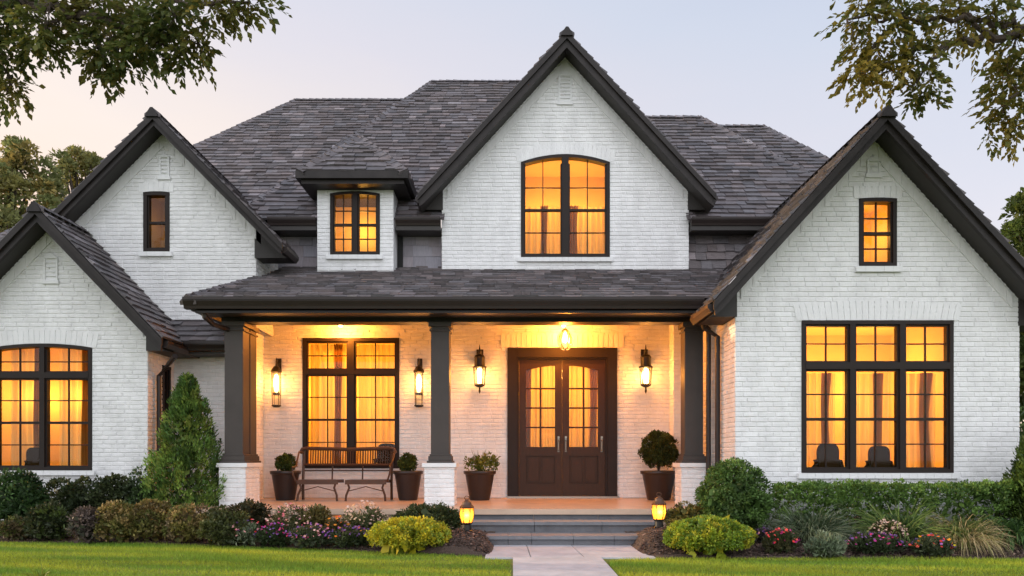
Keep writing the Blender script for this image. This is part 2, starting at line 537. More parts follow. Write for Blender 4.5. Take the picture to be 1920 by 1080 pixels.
patch = (.35 + .35 * np.sin(gx * 1.1 + 1.3 * np.sin(gy * 2.7)) * np.sin(gy * 5.4 + .7 * gx) + .3 * np.sin(gx * 2.9 + gy * 9.0) * np.sin(gx * .7 - gy * 3.1)).clip(0, 1)
kk = rng.uniform(.7, 1.3, n_)
c0 = np.array([.16, .285, .032]); c1 = np.array([.64, .59, .052])
cg = (c0[None] * (1 - patch[:, None] * .6) + c1[None] * patch[:, None] * .6) * kk[:, None]
tag(np_mesh('grass', V, F, np.repeat(cg, 3, 0), M['grass']), kind='stuff')

# ------------------------------------------------------------------ the house
house = empty('brick_house', 'white painted brick house with steep dark gables and a lit front porch', 'house')
WARM = (1.0, .50, .10)

def arc_z(x, x0, x1, zs, rise):
    xc, hw = (x0 + x1) / 2, (x1 - x0) / 2
    return zs + rise * (1 - ((x - xc) / hw) ** 2)
def opening(x0, x1, z0, z1, rise=0):
    if not rise: return [(x0, z0), (x1, z0), (x1, z1), (x0, z1)]
    top = [(x1 + (x0 - x1) * k / 10, arc_z(x1 + (x0 - x1) * k / 10, x0, x1, z1, rise)) for k in range(11)]
    return [(x0, z0), (x1, z0)] + top
def window(X, x0, x1, z0, z1, cols, rise=0.0, transom=None, rail=.5, rows=2, fw=.05, mw=.075, arch=.21, arch_rise=.05, flat_arch=True,
           room=1.5, watts=60, sill=True, muntin_x=True, top_rows=2, pad=.10, col=WARM, lampz=.62, label=None, vsplit=2):
    """a bronze framed window: frame with glazing bars, glass, brick arch, sill and the lit room behind it"""
    wn = empty('window', parent=house)
    if label: wn['label'] = label
    f = MB(X)
    top = (lambda x: arc_z(x, x0, x1, z1, rise)) if rise else (lambda x: z1)
    ya, yb = -.012, .13
    f.box(x0, x0 + fw, ya, yb, z0, z1); f.box(x1 - fw, x1, ya, yb, z0, z1)
    f.box(x0 + fw, x1 - fw, ya - .003, yb, z0, z0 + fw)
    K = 12 if rise else 1
    for k in range(K):
        a, b = x0 + (x1 - x0) * k / K, x0 + (x1 - x0) * (k + 1) / K
        f.prism([(a, top(a) - fw), (b, top(b) - fw), (b, top(b)), (a, top(a))], 1, ya - .004, yb + .001)
    n = cols
    cw = (x1 - x0 - 2 * fw - (n - 1) * mw) / n
    cells = []
    for i in range(n):
        a = x0 + fw + i * (cw + mw)
        cells.append((a, a + cw))
        if i: f.box(a - mw, a, ya - .002, yb - .002, z0 + fw, min(top(a), top(a - mw)) - fw + .004)
    zt = top((x0 + x1) / 2) - fw
    tb = .088
    segs = []
    if transom:
        f.box(x0 + fw, x1 - fw, ya - .006, yb - .004, transom, transom + tb)
        segs = [(z0 + fw, transom, True), (transom + tb, None, False)]
    else:
        segs = [(z0 + fw, None, True)]
    y_b0, y_b1 = .045, .075
    sw = .024
    for a, b in cells:
        for lo, hi, lower in segs:
            hh = hi if hi else min(top(a), top(b)) - fw
            # sash
            if lower or True:
                f.box(a, a + sw, .02, .10, lo, hh + (0 if hi else .02)); f.box(b - sw, b, .02, .10, lo, hh + (0 if hi else .02))
                f.box(a + sw, b - sw, .022, .10, lo, lo + sw)
                if hi or not rise: f.box(a + sw, b - sw, .022, .10, hh - sw, hh)
            mid = lambda k, m: a + (b - a) * k / m
            mt = .017
            for k in range(1, vsplit):
                xx = mid(k, vsplit)
                f.box(xx - mt / 2, xx + mt / 2, y_b0, y_b1, lo + sw, (hi - sw) if hi else top(xx) - fw + .003)
            if lower:
                zr = lo + (hh - lo) * rail
                f.box(a + sw, b - sw, .03, .095, zr - .019, zr + .019)
                for q0, q1 in ((lo, zr), (zr, hh)):
                    for k in range(1, rows):
                        zz = q0 + (q1 - q0) * k / rows
                        f.box(a + sw, b - sw, y_b0 + .002, y_b1 - .002, zz - mt / 2, zz + mt / 2)
            else:
                for k in range(1, top_rows):
                    zz = lo + (hh - lo) * k / top_rows
                    f.box(a + sw, b - sw, y_b0 + .002, y_b1 - .002, zz - mt / 2, zz + mt / 2)
    f.build('frame', M['frame'], wn)
    p = MB(X)
    pts = opening(x0 + fw * .5, x1 - fw * .5, z0 + fw * .5, z1 - fw * .5, rise)
    p.add([(x, .06, z) for x, z in pts], [tuple(range(len(pts)))])
    p.build('pane', M['glass'], wn)
    if arch:
        av = MB(X)
        xa, xb = x0 - .07, x1 + .07
        nv_ = max(5, int((xb - xa) / .078))
        for k in range(nv_):
            a, b = xa + (xb - xa) * k / nv_ + .002, xa + (xb - xa) * (k + 1) / nv_ - .002
            fa = lambda x: (top(min(max(x, x0), x1)) if rise else z1) + .006
            oa = lambda x: fa(x) + arch + (arch_rise * (1 - ((x - (xa + xb) / 2) / ((xb - xa) / 2)) ** 2) if not rise else 0)
            pr = -.004 - random.uniform(0, .004)
            kx = ((a + b) / 2 - (xa + xb) / 2) * .05
            av.prism([(a, fa(a)), (b, fa(b)), (b + kx, oa(b)), (a + kx, oa(a))], 1, pr, .012)
        av.c = [BRICK] * len(av.f)
        av.build('brick_arch', M['brick'], wn)
    if sill:
        s = MB(X)
        k = max(2, int((x1 - x0 + .12) / .11))
        for i in range(k):
            a = x0 - .06 + (x1 - x0 + .12) * i / k
            b = x0 - .06 + (x1 - x0 + .12) * (i + 1) / k - .003
            s.box(a, b, -.05 - random.uniform(0, .004), .03, z0 - .075, z0 - .003)
        s.build('sill', M['white'], wn)
    if room:
        r = MB(X)
        xa, xb, za, zb, y0_, y1_ = x0 - pad, x1 + pad, z0 - pad, top((x0 + x1) / 2) + pad, .14, .14 + room
        P = [(xa, y0_, za), (xb, y0_, za), (xb, y0_, zb), (xa, y0_, zb), (xa, y1_, za), (xb, y1_, za), (xb, y1_, zb), (xa, y1_, zb)]
        r.add(P, [(0, 1, 5, 4), (1, 2, 6, 5), (2, 3, 7, 6), (3, 0, 4, 7), (4, 5, 6, 7)])
        r.build('room', M['room'], wn)
        n_l = 1 if x1 - x0 < 1.2 else 2
        for k in range(n_l):
            lx = x0 + (x1 - x0) * (k + .5) / n_l
            lamp('room_lamp', X @ Vector((lx, room * .58 + .14, z0 + (z1 - z0) * lampz)), watts * 1.12 / n_l, col, .09, wn)
    return wn
curtain_n = []
def curtain(X, x0, x1, z0, z1, y, label, waves=6, amp=.028, gather=0.0, drape=None):
    """a pleated sheer hanging inside a window"""
    nx, nz = 64, 10
    ph = random.uniform(0, 6)
    P, F = [], []
    for i in range(nx + 1):
        t = i / nx
        for k in range(nz + 1):
            s = k / nz
            g_ = 1 - gather * math.sin(s * math.pi * .9) ** 2
            x = x0 + (x1 - x0) * (t * g_)
            yy = y + amp * math.sin(t * waves * 2 * math.pi + ph + .5 * math.sin(t * 9 + ph)) + .3 * amp * math.sin(t * waves * 5.1 + s * 2)
            P.append((x, yy, z1 + (z0 - z1) * s))
    for i in range(nx):
        for k in range(nz):
            a = i * (nz + 1) + k
            F.append((a, a + 1, a + nz + 2, a + nz + 1))
    o = empty('curtain', label, 'curtain', group='curtains behind the lit windows')
    MB(X).add(P, F).build('sheer', M['curtain'], o, smooth=True)
    if drape:
        P = []
        a, b = drape
        for i in range(nx + 1):
            for k in range(nz + 1):
                t, s = i / nx, k / nz
                P.append((a + (b - a) * (t * (1 - .25 * math.sin(s * 2.6)) + .06 * math.sin(s * 5 + ph)), y - .06 + .03 * math.sin(t * 3 * 2 * math.pi + ph), z1 + (z0 - z1) * s))
        MB(X).add(P, F).build('drape', M['drape'], o, smooth=True)
    return o

def gable_roof(xc, hwl, hwr, zr, zel, zer, y0, yw, ybr, ybe_, vd=.36, valley=None, xwl=None, xwr=None, board='trim'):
    """two shingled slopes with barge boards, soffits and gutters along the eaves"""
    rf = empty('gable_roof', parent=house)
    sh = MB()
    for sgn, hw, ze in ((-1, hwl, zel), (1, hwr, zer)):
        xe = xc + sgn * hw
        ybe = ybe_
        poly = [(xc, y0, zr), (xe, y0, ze), (xe, ybe, ze), (xc, ybr, zr)]
        if valley and sgn == valley[0]:
            _, ybe, vx, vy = valley
            poly = [(xc, y0, zr), (xe, y0, ze), (xe, ybe, ze), (vx, vy, zr - abs(xc - vx) * (zr - ze) / hw), (xc, ybr, zr)]
        shingles(sh, poly, ROOF)
        sl = (zr - ze) / hw
        bb = MB()
        bb.prism([(xc, zr - .015), (xe, ze - .015), (xe - sgn * .01, ze - vd * .85), (xe - sgn * .10, ze + .10 * sl - vd), (xc, zr - vd)], 1, y0 + .02, y0 + .075)
        bb.prism([(xc, zr - .01), (xe + sgn * .02, ze - .02 * sl - .01), (xe + sgn * .02, ze - .02 * sl - .11), (xc, zr - .13)], 1, y0 - .025, y0 + .02)
        bb.build('rake_board', M[board], rf)
        so_ = MB()
        so_.add([(xc, y0 + .07, zr - vd + .06), (xe, y0 + .07, ze - vd + .06), (xe, yw + .05, ze - vd + .06), (xc, yw + .05, zr - vd + .06)], [(0, 1, 2, 3)])
        xw = xwl if sgn < 0 else xwr
        if xw is not None:
            ov = abs(xe - xw) + .02
            so_.prism([(xe, ze - .15), (xe, ze - .05), (xe - sgn * ov, ze - .07 + sl * ov), (xe - sgn * ov, ze - .15)], 1, yw - .015, ybe)
        so_.build('soffit', M['soffit'], rf)
        gu = MB()
        gu.prism([(xe - sgn * .03, ze - .25), (xe + sgn * .06, ze - .25), (xe + sgn * .11, ze - .12), (xe + sgn * .11, ze - .035), (xe - sgn * .03, ze - .035)], 1, y0 + .10, ybe) \
            if False else gu.add(*[[(xe + sgn * a, yy, ze + b) for yy in (y0 + .085, ybe) for a, b in ((-.03, -.15), (.03, -.15), (.07, -.09), (.075, -.045), (-.03, -.045))],
                                   [(0, 1, 2, 3, 4), (9, 8, 7, 6, 5)] + [(i, (i + 1) % 5, 5 + (i + 1) % 5, 5 + i) for i in range(5)]])
        gu.build('gutter', M['gutter'], rf)
    caps(sh, (xc, y0 - .02, zr + .01), (xc, ybr, zr + .01), ROOF)
    pk = MB(); pk.prism([(xc - .10, zr - .10), (xc + .10, zr - .10), (xc + .085, zr - .05), (xc + .02, zr + .045), (xc - .02, zr + .045), (xc - .085, zr - .05)], 1, y0 - .06, y0 - .018)
    pk.build('peak_cap', M[board], rf)
    # a row of butt ends shows along the rake
    sh.build('shingles', M['slate'], rf)
    # brick rake course under the boards
    rk = MB()
    for sgn, hw, ze in ((-1, hwl, zel), (1, hwr, zer)):
        sl = (zr - ze) / hw
        L_ = hw - .45
        n = int(L_ * math.sqrt(1 + sl * sl) / .115)
        for k in range(n):
            xa, xb = xc + sgn * L_ * k / n, xc + sgn * (L_ * (k + 1) / n - .003)
            za, zb = zr - vd - sl * abs(xa - xc), zr - vd - sl * abs(xb - xc)
            hgt_ = .135
            rk.prism([(xa, za), (xb, zb), (xb, zb - hgt_ * 1.3), (xa, za - hgt_ * 1.3)], 1, yw - (.020 if k % 2 else .015), yw + .005)
    rk.c = [BRICK] * len(rk.f)
    rk.build('rake_course', M['brick'], house)
    return rf
def roof(name, polys, hips=(), e=.165, base=ROOF, par=None, **k):
    mb = MB()
    for p in polys: shingles(mb, p, base, e=e, **k)
    for a, b in hips: caps(mb, a, b, base)
    return mb.build(name, M['slate'], par or house)
def gutter(x0, x1, y, z, name='gutter', h=.15):
    mb = MB()
    prof = [(y + .09, z), (y - .05, z), (y - .045, z - .045), (y - .01, z - h * .75), (y, z - h), (y + .09, z - h)]
    mb.prism(prof, 0, x0, x1)
    mb.box(x0, x1, y - .058, y - .044, z - .03, z + .008)
    return mb.build(name, M['gutter'], house)

# --- right wing (gable towards the camera)
W_Y = 10.0
wX = FRONT(W_Y)
big = (3.88, 5.91, .93, 2.97)
small = (4.65, 5.15, 3.69, 4.60)
brick_wall('gable_wall', [(2.99, 0), (6.80, 0), (6.80, 3.25), (4.82, 5.46), (2.99, 3.40)], wX, house,
           [opening(*big), opening(*small, .012)])
gable_roof(4.82, 2.21, 2.32, 5.60, 3.17, 3.05, 9.60, W_Y, 14.2, 11.2, xwl=2.99, xwr=6.80, vd=.235, valley=(-1, 10.64, 3.85, 13.5))
brick_wall('side_wall', [(10.0, 0), (13.3, 0), (13.3, 3.6), (10.0, 3.2)], LEFTSIDE(2.99) @ Matrix.Scale(-1, 4, (1, 0, 0)), house)
brick_wall('side_wall', [(10.0, 0), (15.5, 0), (15.5, 3.1), (10.0, 3.1)], RIGHTSIDE(6.80), house)
window(wX, *big, 3, transom=2.32, rows=2, watts=92, room=1.7, lampz=.62)
window(wX, *small, 1, rise=.012, fw=.05, watts=10.5, room=.8, arch=.16)
# --- low front gable at the left
E_Y = 11.5
eX = FRONT(E_Y)
ew = (-8.00, -6.47, .94, 2.83)
brick_wall('gable_wall', [(-8.70, 0), (-5.61, 0), (-5.61, 3.20), (-7.08, 4.74), (-8.70, 3.05)], eX, house, [opening(*ew, .06)])
gable_roof(-7.08, 2.0, 1.86, 4.88, 2.82, 2.93, 11.10, E_Y, 12.39, 12.39, xwl=-8.70, xwr=-5.61, vd=.235)
window(eX, *ew, 2, rise=.06, transom=2.36, rows=2, watts=34, room=.72, lampz=.62)
sw_ = (11.98, 12.26, 1.2, 2.62)
brick_wall('side_wall', [(E_Y, 0), (12.4, 0), (12.4, 2.8), (E_Y, 2.8)], RIGHTSIDE(-5.61), house, [opening(*sw_)])
window(RIGHTSIDE(-5.61), *sw_, 1, fw=.05, watts=0, room=0, arch=0, sill=False, vsplit=1, rows=2)
# --- tall gable behind it
F_Y = 12.4
fX = FRONT(F_Y)
fwn = (-6.12, -5.69, 4.55, 5.54)
brick_wall('gable_wall', [(-7.35, 2.5), (-5.61, 2.5), (-5.61, 0), (-4.42, 0), (-4.42, 3.35), (-4.25, 3.35), (-4.25, 5.03), (-5.77, 6.58), (-7.35, 4.98)], fX, house,
           [opening(*fwn, .015)])
gable_roof(-5.77, 2.1, 2.06, 6.70, 4.58, 4.60, 12.0, F_Y, 16.0, 13.9, xwl=-7.35, xwr=-4.25, vd=.215, valley=(1, 12.75, -4.45, 13.9))
brick_wall('side_wall', [(F_Y, 3.3), (13.9, 3.3), (13.9, 4.7), (F_Y, 4.7)], RIGHTSIDE(-4.25), house)
window(fX, *fwn, 1, rise=.015, fw=.06, watts=.55, room=.7, arch=.15, vsplit=1, rows=1, label='dim window with a dark interior')
# --- centre gable
C_Y = 13.3
cX = FRONT(C_Y)
cw = (.16, 1.74, 4.70, 6.40)
brick_wall('gable_wall', [(-1.25, 4.42), (3.15, 4.42), (3.15, 5.96), (.945, 8.34), (-1.25, 5.96)], cX, house, [opening(*cw, .14)])
gable_roof(.945, 2.55, 2.55, 8.48, 5.70, 5.70, 12.85, C_Y, 16.6, 13.75, xwl=-1.25, xwr=3.15, vd=.27)
brick_wall('side_wall', [(C_Y, 4.3), (13.75, 4.3), (13.75, 5.6), (C_Y, 5.6)], RIGHTSIDE(3.15), house)
brick_wall('side_wall', [(-13.75, 4.3), (-C_Y, 4.3), (-C_Y, 5.6), (-13.75, 5.6)], LEFTSIDE(-1.25), house)
window(cX, *cw, 2, rise=.14, fw=.055, mw=.12, watts=46, room=1.2, arch=.22, lampz=.62)
# --- dormer
D_Y = 13.1
dX = FRONT(D_Y)
dw = (-3.19, -2.32, 4.69, 5.77)
dorm = empty('dormer', parent=house)
brick_wall('dormer_wall', [(-3.42, 4.28), (-2.08, 4.28), (-2.08, 5.98), (-3.42, 5.98)], dX, dorm, [opening(*dw, .04)])
for xx, s_ in ((-3.42, -1), (-2.08, 1)):
    MB().box(min(xx, xx - s_ * .08), max(xx, xx - s_ * .08), D_Y + .01, 14.2, 4.3, 5.98).build('cheek_wall', M['white'], dorm)
window(dX, *dw, 2, rise=.04, fw=.05, mw=.085, watts=14, room=.75, arch=0)
ez, ax = 6.03, (-2.75, 13.62, 6.98)
x0, x1, y0, y1 = -3.66, -1.80, 12.74, 14.3
roof('dormer_roof', [[(x0, y0, ez), (x1, y0, ez), ax], [(x0, y0, ez), ax, (ax[0], 15.1, ax[2]), (x0, y1, ez)],
                     [(x1, y0, ez), (x1, y1, ez), (ax[0], 15.1, ax[2]), ax]],
     [((x0, y0, ez), ax), ((x1, y0, ez), ax), (ax, (ax[0], 15.1, ax[2]))], par=dorm)
b = MB()
b.box(x0 + .05, x1 - .05, y0 + .05, 14.2, ez - .20, ez - .03)
b.box(x0 - .03, x1 + .03, y0 - .03, y0 + .06, ez - .13, ez - .005)
b.box(x0 - .028, x0 + .06, y0 + .06, y1 - .1, ez - .13, ez - .006); b.box(x1 - .06, x1 + .028, y0 + .06, y1 - .1, ez - .13, ez - .006)
b.build('eave_board', M['trim'], dorm)

# --- main roofs
def A(t): return 13.2 + t, 5.35 + t
rl, rr = -1.94, .95
polyA = [(-4.99, 13.2, 5.35), (-3.40, 13.2, 5.35), (-3.40, 14.05, 6.2), (-2.10, 14.05, 6.2), (-2.10, 13.2, 5.35), (-1.20, 13.2, 5.35), (-1.20, 13.7, 5.85),
         (.0, 15.2, 7.35), (1.9, 15.2, 7.35), (3.1, 13.7, 5.85), (3.1, 13.2, 5.35), (3.3, 13.2, 5.35), (rr, 18.12, 10.27), (rl, 18.12, 10.27)]
roof('main_roof', [polyA, [(rl, 18.12, 10.27), (rl, 19, 10.27), (-4.99, 24, 5.35), (-4.99, 13.2, 5.35)],
                   [(rr, 18.12, 10.27), (3.3, 13.2, 5.35), (3.3, 24, 5.35), (rr, 19, 10.27)]],
     [((-4.99, 13.2, 5.35), (rl, 18.12, 10.27)), ((rl, 18.14, 10.28), (rr, 18.14, 10.28))])
bl = (-5.64 - .84 * 5.3, 14.2, 5.19)
roof('main_roof', [[bl, (-2.0, 14.2, 5.19), (-.9, 19.5, 10.49), (-5.64, 19.5, 10.49)],
                   [bl, (-5.64, 19.5, 10.49), (-5.64, 20.5, 10.49), (bl[0], 25, 5.19)]],
     [(bl, (-5.64, 19.5, 10.49)), ((-5.64, 19.52, 10.5), (-1.5, 19.52, 10.5))])
c0_ = (4.19, 16.65, 8.73)
roof('main_roof', [[(3.17, 13.22, 5.30), (4.19 + .8 * 3.43, 13.22, 5.30), c0_, (1.6, 16.65, 8.73)],
                   [c0_, (4.19 + .8 * 3.43, 13.22, 5.30), (6.9, 21, 5.3), (4.19, 17.5, 8.73)]],
     [((1.6, 16.67, 8.74), (4.19, 16.67, 8.74)), (c0_, (4.19 + .8 * 3.43, 13.22, 5.30))])
d0 = (5.64, 16.8, 8.60)
de = (5.64 + .76 * 3.3, 13.5, 5.3)
roof('main_roof', [[(3.2, 13.5, 5.30), de, d0, (3.2, 16.8, 8.60)], [d0, de, (de[0], 21, 5.3), (5.64, 17.5, 8.6)]],
     [((4.3, 16.82, 8.61), (5.64, 16.82, 8.61)), (d0, de)])
for a, b_ in ((-4.3, -3.45), (-2.05, -1.26), (3.16, 5.2)):
    gutter(a, b_, 13.15, 5.36, h=.13)
    MB().box(a, b_, 13.17, 13.62, 5.15, 5.235).build('soffit', M['soffit'], house)
# shake covered wall left of the centre gable
SID = (.27, .25, .28)
for a, b_ in ((-4.25, -3.42), (-2.08, -1.25)):
    mb = MB()
    shingles(mb, [(a, 13.58, 4.2), (b_, 13.58, 4.2), (b_, 13.58, 5.3), (a, 13.58, 5.3)], SID, e=.20, wmin=.18, wmax=.36, th=.018, v=.18)
    mb.build('shake_wall', M['siding'], house)
    tr = MB()
    for xx in ((a + .004, a + .10) if a > -4 else (b_ - .10, b_ - .004)),: tr.box(xx[0], xx[1], 13.52, 13.56, 4.3, 5.2)
    tr.build('corner_board', M['siding'], house).data.attributes
roof('lower_roof', [[(3.15, 13.26, 4.36), (5.2, 13.26, 4.36), (5.2, 13.52, 5.25), (3.15, 13.52, 5.25)]])
# plain outer walls of the main block
bw = MB()
bw.box(-10, -9.8, 14.4, 24, 0, 5.15); bw.box(8, 8.2, 14, 24, 0, 5.2); bw.box(-10, 8.2, 23.8, 24, 0, 5.2)
bw.build('wall', M['white'], house)

# --- porch
pb = brick_wall('porch_wall', [(-4.42, .42), (2.99, .42), (2.99, 3.56), (-4.42, 3.56)], cX, house,
                [opening(-3.73, -2.01, .95, 3.27), opening(-.08, 1.87, .42, 3.09)])
brick_wall('side_wall', [(12.4, .3), (13.3, .3), (13.3, 3.55), (12.4, 3.55)], RIGHTSIDE(-4.42), house)
window(cX, -3.73, -2.01, .95, 3.27, 2, transom=2.62, fw=.06, mw=.115, watts=85, room=1.5, arch=.0, sill=False)
pil = MB()
brick_wall('pilaster', [(2.80, .42), (2.99, .42), (2.99, 3.5), (2.80, 3.5)], FRONT(12.95), house)
brick_wall('pilaster', [(-13.3, .42), (-12.95, .42), (-12.95, 3.5), (-13.3, 3.5)], LEFTSIDE(2.80), house)
MB().box(-4.40, 2.985, 11.47, 13.295, 3.50, 3.53).build('porch_ceiling', M['plaster'], house)
bm = MB()
bm.box(-4.36, 2.95, 11.20, 11.46, 3.17, 3.62)
bm.box(-4.38, 2.97, 11.18, 11.48, 3.36, 3.40)
bm.build('porch_beam', M['trim'], house)
MB().box(-4.50, 2.80, 10.66, 11.2, 3.235, 3.26).build('soffit', M['soffit'], house)
PR = .396
pz = lambda y: 3.405 + (y - 10.6) * PR
roof('porch_roof', [[(-4.60, 10.58, pz(10.58)), (2.86, 10.58, pz(10.58)), (4.0, 13.6, pz(13.6)), (-4.18, 13.6, pz(13.6)), (-4.18, 12.5, pz(12.5))]], e=.23)
mb = MB()
shingles(mb, [(-4.60, 10.58, pz(10.58)), (-4.20, 12.39, pz(12.39)), (-4.72, 12.39, pz(10.58)), (-4.72, 10.7, pz(10.58))], ROOF)
caps(mb, (-4.60, 10.56, pz(10.56) + .01), (-4.22, 12.38, pz(12.38) + .01), ROOF)
mb.build('porch_roof', M['slate'], house)
gutter(-4.66, 2.72, 10.60, 3.40, h=.15)
MB().box(-4.60, -4.52, 10.69, 12.39, 3.24, 3.39).build('gutter', M['gutter'], house)
MB().box(-4.52, 2.8, 10.66, 10.70, 3.20, 3.36).build('fascia_board', M['trim'], house)
# flashing where the porch roof meets the upper walls
MB().box(-1.25, 3.15, 13.255, 13.30, 4.43, 4.475).build('flashing', M['trim'], house)
# skirt roof in the nook
roof('skirt_roof', [[(-5.30, 11.86, 2.98), (-4.44, 11.86, 2.98), (-4.44, 12.39, 3.42), (-5.75, 12.39, 3.42)]], e=.16)
gutter(-5.2, -4.44, 11.86, 2.97, h=.13)
MB().box(-5.55, -4.44, 11.95, 12.39, 2.80, 2.83).build('soffit', M['soffit'], house)
# floor, steps
fl = MB(); fl.box(-4.42, 2.985, 10.42, 13.3, .0, .415); fl.build('porch_floor', M['floor'], house)
ed = MB()
ed.box(-4.44, 2.98, 10.36, 10.62, .345, .42); ed.build('porch_coping', M['floor'], house)
for k, (ya, yb, z) in enumerate(((9.50, 10.0, .14), (9.96, 10.45, .28), (10.405, 10.44, .346))):
    st = empty('step', parent=house)
    xs_ = [-.62, -.05, .25, .78, 1.30, 1.98] if k == 0 else [-.62, .3, 1.2, 1.98]
    if k < 2:
        t_ = MB()
        for a, b_ in zip(xs_, xs_[1:]): t_.box(a + .002, b_ - .002, ya - .03, yb, z - .045, z)
        t_.build('tread', M['stone'], st)
    r_ = MB()
    for a, b_ in zip(xs_, xs_[1:]): r_.box(a + .003, b_ - .003, ya, yb - .02, (z - .14 if k < 2 else .28), z - .046 if k < 2 else .344)
    r_.build('riser', M['riser'], st)
# posts on brick bases
def base_bricks(par, xa, xb, ya, yb, z0, z1):
    for nm, poly, X in (('base', [(xa, z0), (xb, z0), (xb, z1), (xa, z1)], FRONT(ya)),
                        ('base', [(ya, z0), (yb, z0), (yb, z1), (ya, z1)], RIGHTSIDE(xb)),
                        ('base', [(-yb, z0), (-ya, z0), (-ya, z1), (-yb, z1)], LEFTSIDE(xa)),
                        ('base', [(-xb, z0), (-xa, z0), (-xa, z1), (-xb, z1)], frameX((0, yb, 0), (-1, 0, 0), (0, -1, 0)))):
        brick_wall(nm, poly, X, par)
for xc, wid, deep in ((-4.16, .40, .62), (-1.08, .45, .45), (2.73, .42, .45)):
    po = empty('porch_post', parent=house)
    yc = 11.10
    xa, xb = xc - wid / 2, xc + wid / 2
    base_bricks(po, xa, xb, yc, yc + deep, .415, 1.0)
    cp = MB(); cp.box(xa - .03, xb + .03, yc - .03, yc + deep + .03, .995, 1.055); cp.build('cap_stone', M['white'], po)
    s = MB()
    ysh = [yc + .10] if deep < .5 else [yc + .06, yc + .38]
    hw = .138
    for q in ysh:
        ch_ = MB()
        ch_.box(xc - hw, xc + hw, q, q + 2 * hw, 1.05, 3.17)
        for gg, za, zb in ((.055, 1.056, 1.09), (.035, 1.09, 1.16), (.018, 1.16, 1.19), (.02, 3.03, 3.06), (.035, 3.10, 3.17)):
            ch_.box(xc - hw - gg, xc + hw + gg, q - gg, q + 2 * hw + gg, za, zb)
        o = ch_.build('shaft', M['post'], po)
        md = o.modifiers.new('bevel', 'BEVEL'); md.width = .006; md.segments = 2
# downspouts
for pts in ([(2.60, 10.70, 3.28), (2.62, 10.80, 3.20), (2.90, 11.02, 3.04), (2.90, 11.02, .45)],
            [(2.72, 10.62, 3.10), (2.74, 10.66, 2.99), (2.935, 10.66, 2.86), (2.935, 10.66, .2)],
            [(-5.12, 11.35, 2.68), (-5.30, 11.55, 2.60), (-5.54, 11.72, 2.42), (-5.54, 11.72, .2)],
            [(-4.42, 10.72, 3.26), (-4.42, 10.74, 3.16), (-4.36, 10.9, 3.08), (-4.24, 11.16, 3.05)]):
    MB().tube(pts, .038, 8).build('downspout', M['gutter'], house)
# gable vents
def vent(X, xc, za, zb, hw, lou=True):
    v_ = MB(X)
    v_.box(xc - hw - .03, xc - hw, -.02, .02, za, zb); v_.box(xc + hw, xc + hw + .03, -.02, .02, za, zb)
    v_.box(xc - hw - .05, xc + hw + .05, -.03, .02, za - .05, za)
    n = int((zb - za) / .06)
    for k in range(n):
        z = za + (zb - za) * k / n
        v_.add([(xc - hw, -.016, z), (xc + hw, -.016, z), (xc + hw, .005, z + .045), (xc - hw, .005, z + .045), (xc - hw, .006, z), (xc + hw, .006, z)],
               [(0, 1, 2, 3), (0, 4, 5, 1)])
    v_.prism([(xc - hw - .04, zb), (xc + hw + .04, zb), (xc, zb + hw * 1.1)], 1, -.025, .02)
    v_.build('louvre_vent', M['white'], house)
vent(cX, .945, 7.47, 7.93, .09); vent(eX, -7.1, 3.86, 4.2, .08); vent(wX, 4.84, 4.93, 5.10, .06)
vent(fX, -5.77, 5.80, 6.12, .055)
